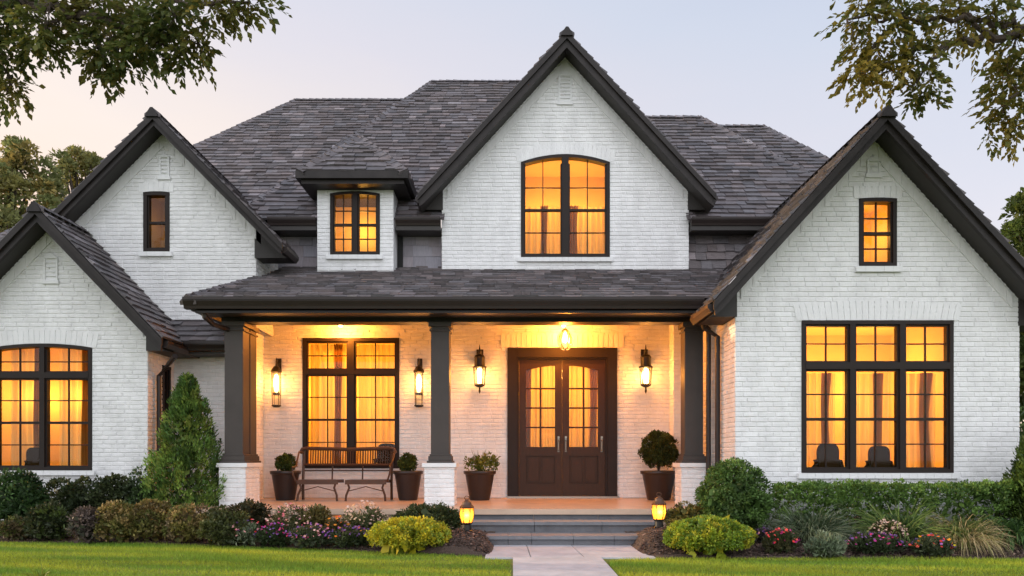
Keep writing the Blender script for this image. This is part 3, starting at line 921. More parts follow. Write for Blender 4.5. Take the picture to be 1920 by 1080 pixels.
# door trim: brick soldier course and frame
fr = MB(cX)
fr.box(-.08, .09, -.04, .14, .425, 3.09); fr.box(1.70, 1.87, -.04, .14, .425, 3.09); fr.box(.09, 1.70, -.043, .14, 2.92, 3.09)
fr.box(.09, .125, .0, .14, .45, 2.92); fr.box(1.665, 1.70, .0, .14, .45, 2.92); fr.box(.125, 1.665, .0, .14, 2.885, 2.92)
fr.build('door_frame', M['frame'], house)
MB(cX).box(-.10, 1.89, -.08, .14, .417, .452).build('threshold', M['steel'], house)
so_ = MB(cX)
n = 24
for k in range(n):
    a = -.20 + 2.19 * k / n; so_.box(a + .003, a + 2.19 / n - .004, -.016 - random.uniform(0, .006), .012, 3.10, 3.33)
so_.c = [BRICK] * len(so_.f)
so_.build('brick_lintel', M['brick'], house)
for a, b_, hx in ((.127, .893, .83), (.897, 1.663, .96)):
    d = empty('door', parent=house)
    lf = MB(cX)
    zt, zb_, zg0, zg1 = 2.883, .455, 1.33, 2.80
    st_ = .125
    ya, yb = .035, .085
    lf.box(a, a + st_, ya, yb, zb_, zt); lf.box(b_ - st_, b_, ya, yb, zb_, zt)
    lf.box(a + st_, b_ - st_, ya, yb, zb_, zb_ + .20); lf.box(a + st_, b_ - st_, ya, yb, 1.19, zg0)
    ga, gb = a + st_, b_ - st_
    K = 8
    for k in range(K):
        p, q = ga + (gb - ga) * k / K, ga + (gb - ga) * (k + 1) / K
        zz = lambda x: zg1 - .10 + .08 * math.sin(math.pi * ((x - ga) / (gb - ga)) * .5 + (0 if a < .5 else math.pi / 2))
        lf.prism([(p, zz(p)), (q, zz(q)), (q, zt), (p, zt)], 1, ya, yb)
    mid = (ga + gb) / 2
    lf.box(mid - .016, mid + .016, ya + .004, yb - .01, zg0, zg1 - .01)
    for k in (1, 2, 3):
        zq = zg0 + (zg1 - .08 - zg0) * k / 4
        lf.box(ga, gb, ya + .006, yb - .012, zq - .014, zq + .014)
    # raised lower panels
    lf.box(ga, gb, ya + .025, yb, zb_ + .2, 1.19)
    for p, q in ((ga + .02, mid - .015), (mid + .015, gb - .02)):
        lf.box(p, q, ya + .008, ya + .03, zb_ + .235, 1.155)
        lf.box(p + .03, q - .03, ya - .002, ya + .01, zb_ + .27, 1.12)
    lf.box(ga, gb, ya - .004, ya + .026, zb_ + .2, zb_ + .222); lf.box(ga, gb, ya - .004, ya + .026, 1.168, 1.19)
    lf.box(mid - .012, mid + .012, ya - .002, ya + .026, zb_ + .222, 1.168)
    lf.build('leaf_panel', M['door'], d)
    MB(cX).add([(ga, .066, zg0), (gb, .066, zg0), (gb, .066, zg1), (ga, .066, zg1)], [(0, 1, 2, 3)]).build('pane', M['glass'], d)
    for hz, hh in ((hx, 1),) + (((1.60, 1),) if a > .5 else ()):
        h_ = MB(cX)
        h_.box(hz - .016, hz + .016, ya - .010, ya + .001, 1.24, 1.52)
        h_.tube([(hz, ya - .01, 1.26), (hz, ya - .06, 1.28), (hz, ya - .06, 1.42), (hz, ya - .01, 1.45)], .013, 8)
        h_.tube([(hz, ya - .012, 1.50), (hz, ya - .035, 1.50)], .02, 10)
        h_.build('handle', M['steel'], d)
hl = MB(cX)
P = [(-.2, .14, .4), (2.0, .14, .4), (2.0, .14, 3.2), (-.2, .14, 3.2), (-.2, 1.9, .4), (2.0, 1.9, .4), (2.0, 1.9, 3.2), (-.2, 1.9, 3.2)]
hl.add(P, [(0, 1, 5, 4), (1, 2, 6, 5), (2, 3, 7, 6), (3, 0, 4, 7), (4, 5, 6, 7)]).build('hall', M['room'], house)
lamp('hall_lamp', (.9, 14.4, 2.75), 120, WARM, .1, house)

# --- curtains and dark furniture inside
C_ = [
    (wX, 3.94, 4.48, .98, 2.30, .34, 'pleated sheer with one dark fold behind the pane of the triple window nearest the porch', 5, (4.26, 4.40)),
    (wX, 4.58, 5.22, .98, 2.30, .36, 'pleated sheer with one dark fold behind the middle pane of the triple window', 6, (4.98, 5.12)),
    (wX, 5.30, 5.88, .98, 2.30, .34, 'pleated sheer behind the pane of the triple window farthest from the porch', 5, (5.62, 5.80)),
    (cX, -3.66, -2.95, 1.0, 3.2, .30, 'pleated sheer with a dark fold behind the bench window on the corner post side', 6, (-3.22, -3.06)),
    (cX, -2.80, -2.06, 1.0, 3.2, .32, 'wide pleated sheer behind the bench window beside the centre porch post', 7, None),
    (eX, -7.92, -7.30, 1.0, 2.85, .27, 'sheer behind the low gable window where the photograph ends', 5, (-7.50, -7.34)),
    (eX, -7.15, -6.54, 1.0, 2.85, .28, 'sheer with a dark fold in the low gable window beside the corner with the downspout', 5, (-6.76, -6.60)),
    (cX, .20, .88, 4.72, 5.72, .34, 'short curtain in the arched gable window on the dormer side', 6, (.52, .66)),
    (cX, 1.04, 1.70, 4.72, 5.72, .34, 'short curtain in the arched gable window away from the dormer', 6, (1.02, 1.22)),
    (cX, .22, .84, 1.2, 2.85, .24, 'sheer with a dark fold behind the front door leaf with the single handle', 6, (.25, .36)),
    (cX, 1.02, 1.62, 1.2, 2.85, .24, 'sheer with a dark fold behind the front door leaf beside the ball topiary', 6, (1.40, 1.56)),
]
for X, a, b_, za, zb, y, lab, wv, dr_ in C_: curtain(X, a, b_, za, zb, y, lab, wv, drape=dr_)
def armchair(X, x, y, z, lab, s=1.0):
    o = MB(X)
    n = 14
    top = [(x + .21 * s * math.cos(math.pi * k / n), z + .52 * s + .20 * s * math.sin(math.pi * k / n) + .02 * s * math.sin(3 * math.pi * k / n)) for k in range(n + 1)]
    o.prism([(x - .20 * s, z), (x + .20 * s, z)] + top, 1, y, y + .09)
    for g in (-1, 1):
        o.tube([(x + g * .22 * s, y + .05, z), (x + g * .27 * s, y + .05, z + .22 * s), (x + g * .25 * s, y + .05, z + .34 * s), (x + g * .2 * s, y + .05, z + .36 * s)], [.06 * s, .075 * s, .06 * s, .03 * s], 8)
    tag(o.build('armchair', M['dark']), lab, 'chair')
armchair(wX, 4.32, .17, .86, 'dark chair back seen behind the first pane of the triple window', .66)
armchair(wX, 5.02, .17, .86, 'dark chair back seen behind the middle pane of the triple window', .62)
armchair(cX, -2.26, .17, .80, 'dark chair back seen through the window behind the bench', .85)
armchair(eX, -7.46, .16, .86, 'dark chair back seen in the low gable window', .62)

# ------------------------------------------------------------------ lights of the porch
def sconce_tall(x, label):
    o = empty('wall_lantern', label, 'wall lantern', (x, 13.3, 2.4), group='lanterns on the porch wall')
    y = -.15
    b = MB(); b.lathe([(.09, .235), (.10, .25), (.09, .275), (.05, .34), (.018, .36), (.012, .44), (.004, .50)], (0, y, 0), 14)
    b.tube([(0, y, .43), (0, y + .06, .47), (0, -.005, .42)], .011, 6)
    b.box(-.045, .045, -.022, -.002, .30, .50)
    b.build('cap', M['black'], o)
    c = MB()
    c.lathe([(.058, -.16), (.062, -.15), (.062, -.13), (.058, -.12)], (0, y, 0), 14)
    for k in range(4):
        a = math.pi / 4 + k * math.pi / 2
        c.tube([(.078 * math.cos(a), y + .078 * math.sin(a), -.36), (.088 * math.cos(a), y + .088 * math.sin(a), .24)], .005, 4)
    c.lathe([(.0, -.38), (.05, -.375), (.082, -.355), (.082, -.335), (.0, -.335)], (0, y, 0), 14)
    c.build('cage', M['black'], o)
    gl = MB(); gl.lathe([(.070, -.33), (.084, -.1), (.080, .235)], (0, y, 0), 16, False); gl.build('glass', M['lampglass'], o, True)
    bu = MB(); bu.lathe([(.0, -.11), (.026, -.09), (.044, 0), (.044, .12), (.026, .19), (0, .21)], (0, y, 0), 12); bu.build('bulb', M['bulb'], o, True)
    lamp('lantern_light', (0, y - .10, .05), 22, (1, .31, .035), .06, o)
    return o
def sconce_box(x, label):
    o = empty('wall_lantern', label, 'wall lantern', (x, 13.3, 2.58), group='lanterns on the porch wall')
    o.scale = (1.22, 1.0, 1.05)
    y = -.16
    b = MB(); b.lathe([(.10, .135), (.105, .15), (.075, .165), (.075, .30), (.082, .31), (.06, .345), (.03, .36), (.026, .42), (.012, .44), (.004, .52)], (0, y, 0), 12)
    b.tube([(0, y, .38), (0, y + .07, .42), (0, -.005, .36)], .013, 6)
    b.box(-.05, .05, -.024, -.002, .22, .46)
    b.build('cap', M['black'], o)
    c = MB()
    for k in range(6):
        a = k * math.pi / 3
        c.tube([(.07 * math.cos(a), y + .07 * math.sin(a), -.16), (.088 * math.cos(a), y + .088 * math.sin(a), .14)], .006, 4)
    c.lathe([(0, -.20), (.03, -.195), (.072, -.17), (.078, -.145), (0, -.145)], (0, y, 0), 12)
    c.tube([(0, y, -.19), (0, y, -.26), (.0, y, -.30)], [.012, .018, .003], 6)
    c.build('cage', M['black'], o)
    gl = MB(); gl.lathe([(.066, -.14), (.082, .135)], (0, y, 0), 12, False); gl.build('glass', M['lampglass'], o)
    bu = MB(); bu.lathe([(.0, -.13), (.035, -.12), (.044, -.03), (.044, .06), (.028, .12), (0, .13)], (0, y, 0), 12); bu.build('bulb', M['bulb'], o, True)
    lamp('lantern_light', (0, y - .12, -.02), 25, (1, .31, .035), .06, o)
    return o
sconce_tall(-4.15, 'tall glass wall lantern between the corner post and the window behind the bench')
sconce_tall(-1.64, 'tall glass wall lantern between the bench window and the centre porch post')
sconce_box(-.57, 'black capped wall lantern above the leafy potted plant')
sconce_box(2.355, 'black capped wall lantern above the ball topiary')
pe = empty('pendant_lantern', 'clear glass pendant lantern hanging over the front door', 'pendant', (.88, 12.35, 3.08))
b = MB(); b.tube([(0, 0, .17), (0, 0, .42)], .007, 6); b.lathe([(.06, .135), (.07, .15), (.04, .175), (.015, .20)], (0, 0, 0), 12); b.build('cap', M['steel'], pe)
c = MB()
for k in range(6):
    a = k * math.pi / 3
    c.tube([(.07 * math.cos(a), .07 * math.sin(a), .14), (.115 * math.cos(a), .115 * math.sin(a), .08), (.126 * math.cos(a), .126 * math.sin(a), 0), (.105 * math.cos(a), .105 * math.sin(a), -.09), (.06 * math.cos(a), .06 * math.sin(a), -.15), (0, 0, -.17)], .006, 4)
c.build('cage', M['steel'], pe)
MB().lathe([(.062, .135), (.105, .08), (.118, .0), (.10, -.08), (.055, -.14)], (0, 0, 0), 14, False).build('glass', M['lampglass'], pe, True)
MB().lathe([(0, -.05), (.03, -.03), (.042, .03), (.03, .09), (.012, .13)], (0, 0, 0), 12).build('bulb', M['bulb'], pe, True)
lamp('pendant_light', (0, -.12, -.02), 135, (1, .31, .035), .06, pe)
for x, lab in ((-2.98, 'small round ceiling light above the window behind the bench'), (.90, 'small round ceiling light just above the pendant and front door')):
    o = empty('ceiling_light', lab, 'ceiling light', (x, 12.98, 3.50), group='small ceiling lights of the porch')
    MB().lathe([(.055, 0), (.06, -.07), (.048, -.07), (.044, -.05)], (0, 0, 0), 16, False).build('housing', M['black'], o)
    MB().lathe([(0, -.062), (.045, -.064), (.03, -.085), (0, -.092)], (0, 0, 0), 14, False).build('lens', M['spot'], o, True)
    lamp('downlight', (0, -.03, -.15), 105, (1, .30, .035), .04, o)
def path_lantern(x, y, label):
    o = empty('path_lantern', label, 'lantern', (x, y, bed_h(x, y) - .03), group='lit lanterns beside the steps')
    b = MB(); b.lathe([(.075, 0), (.08, .02), (.055, .035), (.05, .10), (.068, .115), (.068, .125), (0, .125)], (0, 0, 0), 14); b.build('base', M['black'], o)
    c = MB(); c.lathe([(.085, .30), (.09, .315), (.06, .345), (.05, .375), (.025, .395), (.006, .41)], (0, 0, 0), 14)
    c.tube([(.03 * math.cos(t), 0, .425 + .022 * math.sin(t)) for t in [k * math.pi / 5 for k in range(11)]], .005, 5)
    c.build('cap', M['bench'], o)
    r = MB()
    for k in range(6):
        a = k * math.pi / 3
        r.tube([(.064 * math.cos(a), .064 * math.sin(a), .12), (.088 * math.cos(a), .088 * math.sin(a), .22), (.082 * math.cos(a), .082 * math.sin(a), .31)], .005, 4)
    r.build('cage', M['bench'], o)
    MB().lathe([(.060, .125), (.082, .20), (.083, .25), (.076, .305)], (0, 0, 0), 18, False).build('glass', M['amberglass'], o, True)
    MB().lathe([(0, .125), (.03, .13), (.042, .19), (.03, .25), (0, .29)], (0, 0, 0), 12).build('flame', M['bulb2'], o, True)
    lamp('flame_light', (0, -.058, .22), 1.6, (1, .48, .12), .012, o)
path_lantern(-.55, 9.1, 'small barrel lantern on the mulch mound beside the golden shrub and flower clumps')
path_lantern(1.79, 9.1, 'small barrel lantern on the mulch mound beside the round boxwood ball')

# ------------------------------------------------------------------ bench
bn = empty('bench', 'bronze metal bench with spindled back and two seats', 'bench', (-2.83, 12.78, .415))
def legs(x, y0, y1):
    return MB().tube([(x, y0, .33), (x + .02, y0 - .02, .2), (x - .01, y0 - .03, .0)], .011, 6)
for xa, xb in ((-.74, -.06), (.06, .74)):
    s = MB()
    for k in range(7): s.box(xa, xb, -.38 + k * .062, -.38 + k * .062 + .055, .315, .350)
    s.beam((xa, -.385, .315), (xb, -.385, .315), .03, .075); s.beam((xa, .05, .32), (xb, .05, .32), .03, .05)
    s.build('seat', M['bench'], bn)
    for x, d in ((xa + .03, 1), (xb - .03, -1)):
        MB().tube([(x, -.37, .33), (x + .035 * d, -.37, .22), (x - .01 * d, -.385, .10), (x - .02 * d, -.40, .0)], .019, 6).build('leg', M['bench'], bn)
    MB().tube([(xa + .03, -.37, .16), ((xa + xb) / 2, -.36, .24), (xb - .03, -.37, .16)], .008, 5).build('brace', M['bench'], bn)
for x in (-.76, .76):
    MB().tube([(x, .06, 0), (x, .05, .33), (x, .09, .62), (x, .11, .84)], .024, 6).build('leg', M['bench'], bn)
    a = 1 if x > 0 else -1
    MB().tube([(x, .09, .80), (x + .06 * a, .02, .82), (x + .05 * a, -.14, .66), (x + .02 * a, -.28, .58), (x + .05 * a, -.40, .56), (x + .04 * a, -.41, .45), (x, -.38, .33)], .016, 6).build('armrest', M['bench'], bn)
bk = MB()
bk.tube([(-.82, .09, .80), (-.79, .11, .87), (-.70, .12, .885), (0, .12, .865), (.70, .12, .885), (.79, .11, .87), (.82, .09, .80)], .032, 8)
bk.tube([(-.76, .085, .60), (.76, .085, .60)], .024, 6); bk.tube([(-.76, .07, .50), (.76, .07, .50)], .012, 6)
for k in range(35):
    x = -.73 + 1.46 * k / 34
    bk.tube([(x, .085, .60), (x, .115, .865)], .010, 4)
for x in (-.26, .26): bk.tube([(x, .05, .33), (x, .085, .60), (x, .115, .86)], .014, 6)
bk.build('backrest', M['bench'], bn)

# ------------------------------------------------------------------ plants
def unit(a): return a / np.maximum(np.linalg.norm(a, axis=1, keepdims=True), 1e-9)
class Leaves:
    def __init__(s): s.V, s.C = [], []
    def add(s, P, D, N, L, W, C, fold=.18):
        n = len(P)
        L = np.broadcast_to(np.asarray(L, float), (n,))[:, None]; W = np.broadcast_to(np.asarray(W, float), (n,))[:, None]
        D = unit(D); N = unit(N - D * np.sum(N * D, 1, keepdims=True)); S = np.cross(D, N)
        m = P + D * L * .48 + N * W * fold
        V = np.stack([P, m + S * W * .5, P + D * L - N * L * .06, m - S * W * .5], 1)
        s.V.append(V.reshape(-1, 3)); s.C.append(np.repeat(C, 4, 0))
    def build(s, name, m, parent=None):
        V = np.concatenate(s.V); C = np.clip(np.concatenate(s.C), .002, .9)
        return np_mesh(name, V, np.arange(len(V)).reshape(-1, 4), C, m, parent)
def pick(pal, n, jit=.25):
    pal = np.array(pal); i = rng.integers(0, len(pal), n)
    return pal[i] * (1 + jit * rng.standard_normal((n, 1))).clip(.4, 1.8)
def rdir(n, zmin=-1):
    d = unit(rng.standard_normal((n * 3 + 40, 3))); d = d[d[:, 2] > zmin]
    return d[:n]
def blobs(lv, c, r, per, L, W, pal, up=.25, outw=None, jit=.22, ctr=None):
    """clumps of leaves: c (m,3) clump centres, r (m,) radii"""
    m = len(c)
    o = unit(c - ctr) if ctr is not None else np.zeros((m, 3))
    d = unit(rng.standard_normal((m * per, 3)) + np.repeat(o, per, 0) * .9)
    P = np.repeat(c, per, 0) + d * np.repeat(r, per)[:, None] * rng.uniform(.35, 1.05, (m * per, 1)) ** .6
    D = d + rng.standard_normal((m * per, 3)) * .55 + np.array([0, 0, up])
    N = d + rng.standard_normal((m * per, 3)) * .5 + np.array([0, 0, .5])
    bc = np.repeat(pick(pal, m, .12), per, 0) * (1 + jit * rng.standard_normal((m * per, 1))).clip(.45, 1.7)
    ll = L * rng.uniform(.65, 1.25, m * per)
    lv.add(P, D, N, ll, ll * (W / L), bc)
def mass(lv, rx, ry, h, pal, p=2.0, nb=70, br=.1, per=70, L=.04, W=.022, up=.25, inner=400, zlo=-.55, jit=.22, rough=.08):
    """a shrub: clumps over a (super)ellipsoid standing on the ground, with darker depth inside"""
    ctr = np.array([0, 0, h * .45])
    d = rdir(nb, zlo)
    k = (np.abs(d) ** p).sum(1, keepdims=True) ** (-1 / p)
    rz = np.where(d[:, 2:] > 0, h * .55, h * .45)
    S = np.concatenate([np.full((len(d), 1), rx), np.full((len(d), 1), ry), rz], 1)
    c = ctr + d * k * (S - br * 1.05) * (1 + rough * rng.standard_normal((len(d), 1)))
    c[:, 2] = np.maximum(c[:, 2], br * .5)
    blobs(lv, c, br * rng.uniform(.75, 1.3, len(c)), per, L, W, pal, up, ctr=ctr - np.array([0, 0, h * .3]), jit=jit)
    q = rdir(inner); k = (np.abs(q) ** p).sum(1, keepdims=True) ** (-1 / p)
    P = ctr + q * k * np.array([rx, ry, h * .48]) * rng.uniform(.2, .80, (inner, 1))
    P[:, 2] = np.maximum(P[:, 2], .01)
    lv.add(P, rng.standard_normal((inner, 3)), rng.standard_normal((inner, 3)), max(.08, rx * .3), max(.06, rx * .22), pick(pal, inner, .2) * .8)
def blades(lv, n, r0, L, pal, spread=.6, wd=.008, droop=.5, seg=4, thin=.25):
    a = rng.uniform(0, 2 * np.pi, n); rr = r0 * np.sqrt(rng.random(n))
    p = np.stack([rr * np.cos(a), rr * np.sin(a), np.zeros(n)], 1)
    t = a + rng.normal(0, .5, n); sp = spread * rng.uniform(.15, 1, n)
    d = unit(np.stack([np.cos(t) * sp, np.sin(t) * sp, np.ones(n)], 1))
    ll = L * rng.uniform(.55, 1.1, n)[:, None]; w_ = wd * rng.uniform(.6, 1.3, n)[:, None]
    C = pick(pal, n, .2)
    side = unit(np.cross(d, rng.standard_normal((n, 3))))
    for k in range(seg):
        d2 = unit(d + np.array([0, 0, -1.]) * droop / seg * (k + .5) * 1.3)
        q = p + d2 * ll / seg
        w0, w1 = w_ * (1 - k / seg * (1 - thin)), w_ * (1 - (k + 1) / seg * (1 - .1))
        V = np.stack([p - side * w0, p + side * w0, q + side * w1, q - side * w1], 1)
        lv.V.append(V.reshape(-1, 3)); lv.C.append(np.repeat(C, 4, 0))
        p, d = q, d2
def blossoms(lv, pos, size, pal, petals=5):
    n = len(pos)
    up = unit(np.stack([rng.normal(0, .5, n), rng.normal(-.5, .4, n), np.ones(n)], 1))
    C = pick(pal, n, .15); ang = rng.uniform(0, 6.28, n)
    t1 = unit(np.cross(up, np.array([1., .2, .1]))); t2 = np.cross(up, t1)
    sz = size * rng.uniform(.7, 1.25, n)
    for k in range(petals):
        a = ang + k * 2 * np.pi / petals
        D = t1 * np.cos(a)[:, None] + t2 * np.sin(a)[:, None] + up * .35
        lv.add(pos, D, up, sz, sz * .75, C, .1)

G_BOX = [(0.078, 0.148, 0.034), (0.108, 0.191, 0.043), (0.061, 0.112, 0.030)]
G_HEDGE = [(0.077, 0.149, 0.032), (0.109, 0.199, 0.038), (0.145, 0.242, 0.048)]
G_OLIVE = [(.17, .155, .042), (.22, .185, .05), (.12, .13, .036), (.28, .20, .075)]
G_GOLD = [(0.500, 0.451, 0.025), (0.367, 0.392, 0.030), (0.634, 0.517, 0.033), (0.233, 0.300, 0.033)]
G_LIME = [(0.316, 0.384, 0.030), (0.184, 0.283, 0.030), (0.434, 0.416, 0.033), (0.133, 0.217, 0.030)]
G_DARK = [(0.052, 0.100, 0.030), (0.077, 0.130, 0.043), (0.064, 0.091, 0.043)]
G_GREY = [(.19, .24, .15), (.15, .20, .115), (.26, .30, .19)]
G_CYP = [(.19, .26, .05), (.09, .17, .036), (.12, .21, .042), (.15, .24, .05), (.065, .13, .03)]
G_FRESH = [(0.100, 0.217, 0.041), (0.151, 0.283, 0.049), (0.075, 0.167, 0.037)]
G_BRONZE = [(0.108, 0.081, 0.044), (0.075, 0.083, 0.037), (0.141, 0.103, 0.049)]
PINK = [(0.688, 0.200, 0.250), (0.750, 0.375, 0.338), (0.625, 0.275, 0.312)]
PURP = [(0.200, 0.062, 0.275), (0.275, 0.112, 0.375), (0.150, 0.075, 0.250)]
MAG = [(0.562, 0.025, 0.150), (0.688, 0.062, 0.250), (0.475, 0.037, 0.250)]
RED = [(0.750, 0.050, 0.050), (0.812, 0.100, 0.088)]
ORNG = [(0.850, 0.200, 0.025), (0.850, 0.312, 0.037)]
PALEP = [(0.688, 0.450, 0.375), (0.750, 0.525, 0.425), (0.625, 0.450, 0.300)]

def place(x0, x1, ytop, ybot, Y=None, ry=None):
    """size and spot of a plant measured on the photograph, at depth Y from the camera"""
    Yc = Y
    if Y is None:
        Yc = 9.0
        for _ in range(6):
            x = ((x0 + x1) / 2 - 960) * Yc / 1400
            Yf = 1400 * (EYE - bed_h(x, Yc)) / (ybot - 860)
            Yc = Yf + .55 * (x1 - x0) / 2 * Yc / 1400 * (ry or .8)
    x = ((x0 + x1) / 2 - 960) * Yc / 1400
    rx = (x1 - x0) / 2 * Yc / 1400
    z = bed_h(x, Yc)
    top = EYE - (ytop - 860) * Yc / 1400
    return x, Yc, z, rx, top - z
def shrub(name, label, cat, box, pal, Y=None, ryk=.8, group=None, **k):
    x, y, z, rx, h = place(*box, Y, ryk)
    lv = Leaves()
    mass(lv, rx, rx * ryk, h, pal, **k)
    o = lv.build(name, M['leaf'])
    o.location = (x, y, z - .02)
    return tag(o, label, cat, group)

# shrubs of the bed at the left
shrub('shrub', 'tall loose green shrub under the low gable window where the photograph ends', 'shrub', (-40, 84, 880, 985), [(.035, .075, .02), (.05, .10, .025), (.03, .06, .02)], Y=10.6, ryk=.8, nb=70, br=.13, per=60, L=.075, W=.03, up=-.1)
SH = 'loose dark shrubs along the low gable wall'
for bx, lab in (((70, 172, 898, 968), 'open twiggy dark shrub beneath the low gable window sill'),
                ((128, 222, 892, 968), 'dark glossy shrub below the corner of the low gable window'),
                ((176, 250, 887, 965), 'tallest dark glossy shrub against the blank brick beside the low gable window'),
                ((238, 296, 896, 955), 'nearly black rounded shrub tucked behind the conical evergreen')):
    shrub('shrub', lab, 'shrub', bx, [(.045, .062, .022), (.03, .045, .018), (.06, .075, .03)] if bx[0] < 230 else G_DARK, Y=11.1, ryk=.8, nb=40, br=.10, per=55, rough=.28, L=.055, W=.032, inner=60 if bx[0] < 230 else 250, group=SH)
shrub('shrub', 'low bronze leaved shrub on the lawn edge below the big loose shrub', 'shrub', (0, 62, 968, 1014), G_BRONZE + [(.10, .12, .03)], ryk=.8, nb=34, br=.07, per=50, L=.05, W=.022)
shrub('shrub', 'feathery dark green shrub with pale arching tips at the lawn edge', 'shrub', (52, 140, 945, 1012), [(.04, .05, .02), (.06, .09, .02), (.03, .045, .02)], ryk=.7, nb=44, br=.09, per=50, L=.07, W=.022, up=.6)
shrub('shrub', 'dusty grey pink shrub between the feathery shrub and the olive mounds', 'shrub', (130, 190, 948, 1008), [(.10, .075, .06), (.08, .085, .06), (.13, .10, .09)], ryk=.8, nb=36, br=.08, per=50, L=.04, W=.018, up=.5)
OL = 'low olive mounds along the lawn edge'
for bx, lab, pal in (((182, 262, 942, 1012), 'olive bronze mound beside the dusty pink shrub', G_OLIVE),
                     ((240, 330, 938, 1016), 'olive mound with pale tips right below the conical evergreen trunk', G_OLIVE + [(.16, .12, .05)]),
                     ((312, 398, 944, 1016), 'olive mound dotted with buff seed heads', G_OLIVE + [(.20, .15, .08)]),
                     ((376, 464, 952, 1014), 'greener mound at the end of the olive row beside the flowers', [(.06, .075, .022), (.05, .06, .02), (.085, .10, .03)])):
    shrub('shrub', lab, 'shrub', bx, pal, ryk=.75, nb=64, br=.075, per=70, L=.040, W=.024, group=OL, up=.5, rough=.16, jit=.34)
shrub('shrub', 'dark bronze green shrub in front of the brick base of the corner post', 'shrub', (425, 512, 936, 990), [(.045, .045, .02), (.035, .04, .016), (.06, .052, .022)], Y=10.0, nb=46, br=.09, per=60, L=.042, W=.025)
shrub('shrub', 'broad dark green cushion shrub behind the golden one', 'shrub', (735, 868, 941, 1000), [(.04, .062, .02), (.055, .078, .026), (.032, .05, .017)], Y=9.55, ryk=.7, nb=90, br=.08, per=70, L=.034, W=.018, up=.5)
shrub('shrub', 'bright golden yellow cushion shrub at the lawn edge', 'shrub', (692, 845, 967, 1036), G_GOLD, ryk=.8, nb=260, br=.052, per=44, L=.030, W=.017, up=.4, rough=.03)
# right bed
shrub('shrub', 'low olive shrub between the steps lantern and the boxwood ball', 'shrub', (1245, 1352, 938, 998), G_OLIVE[:3] + [(.05, .06, .02)], Y=9.6, ryk=.7, nb=56, br=.08, per=60, L=.036, W=.02)
shrub('shrub', 'lime and gold cushion shrub at the lawn edge in front of the boxwood ball', 'shrub', (1247, 1410, 966, 1044), G_LIME, ryk=.8, nb=280, br=.055, per=44, L=.032, W=.018, up=.4, rough=.03)
shrub('boxwood_ball', 'large clipped dark green boxwood ball beside the wing wall', 'shrub', (1307, 1444, 858, 990), G_BOX, Y=9.35, ryk=.95, nb=190, br=.085, per=80, L=.034, W=.022, zlo=-.95, inner=700, up=.1, rough=.03)
def hedge():
    lv = Leaves(); Y = 9.55
    x0, x1 = (1440 - 960) * Y / 1400, (1900 - 960) * Y / 1400
    z = .12; top = EYE - 50 * Y / 1400 - z
    n = 260
    c = np.stack([rng.uniform(x0, x1, n), rng.choice([-.2, .2, 0, -.24], n) + rng.normal(0, .03, n), top * rng.beta(2.4, 1.2, n)], 1)
    t = rng.random(n) < .5
    c[t, 2] = top - .07 + rng.normal(0, .012, t.sum()); c[t, 1] = rng.uniform(-.24, .24, t.sum())
    blobs(lv, c, .09 * rng.uniform(.8, 1.25, n), 62, .036, .022, G_HEDGE, .5, ctr=np.array([(x0 + x1) / 2, .3, -1.5]))
    k = 900
    P = np.stack([rng.uniform(x0, x1, k), rng.uniform(-.18, .2, k), rng.uniform(.15, top - .08, k)], 1)
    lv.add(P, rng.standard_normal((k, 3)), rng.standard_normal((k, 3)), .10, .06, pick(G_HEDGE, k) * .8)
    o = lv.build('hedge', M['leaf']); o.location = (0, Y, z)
    tag(o, 'long clipped dark green hedge under the triple window', 'hedge')
hedge()

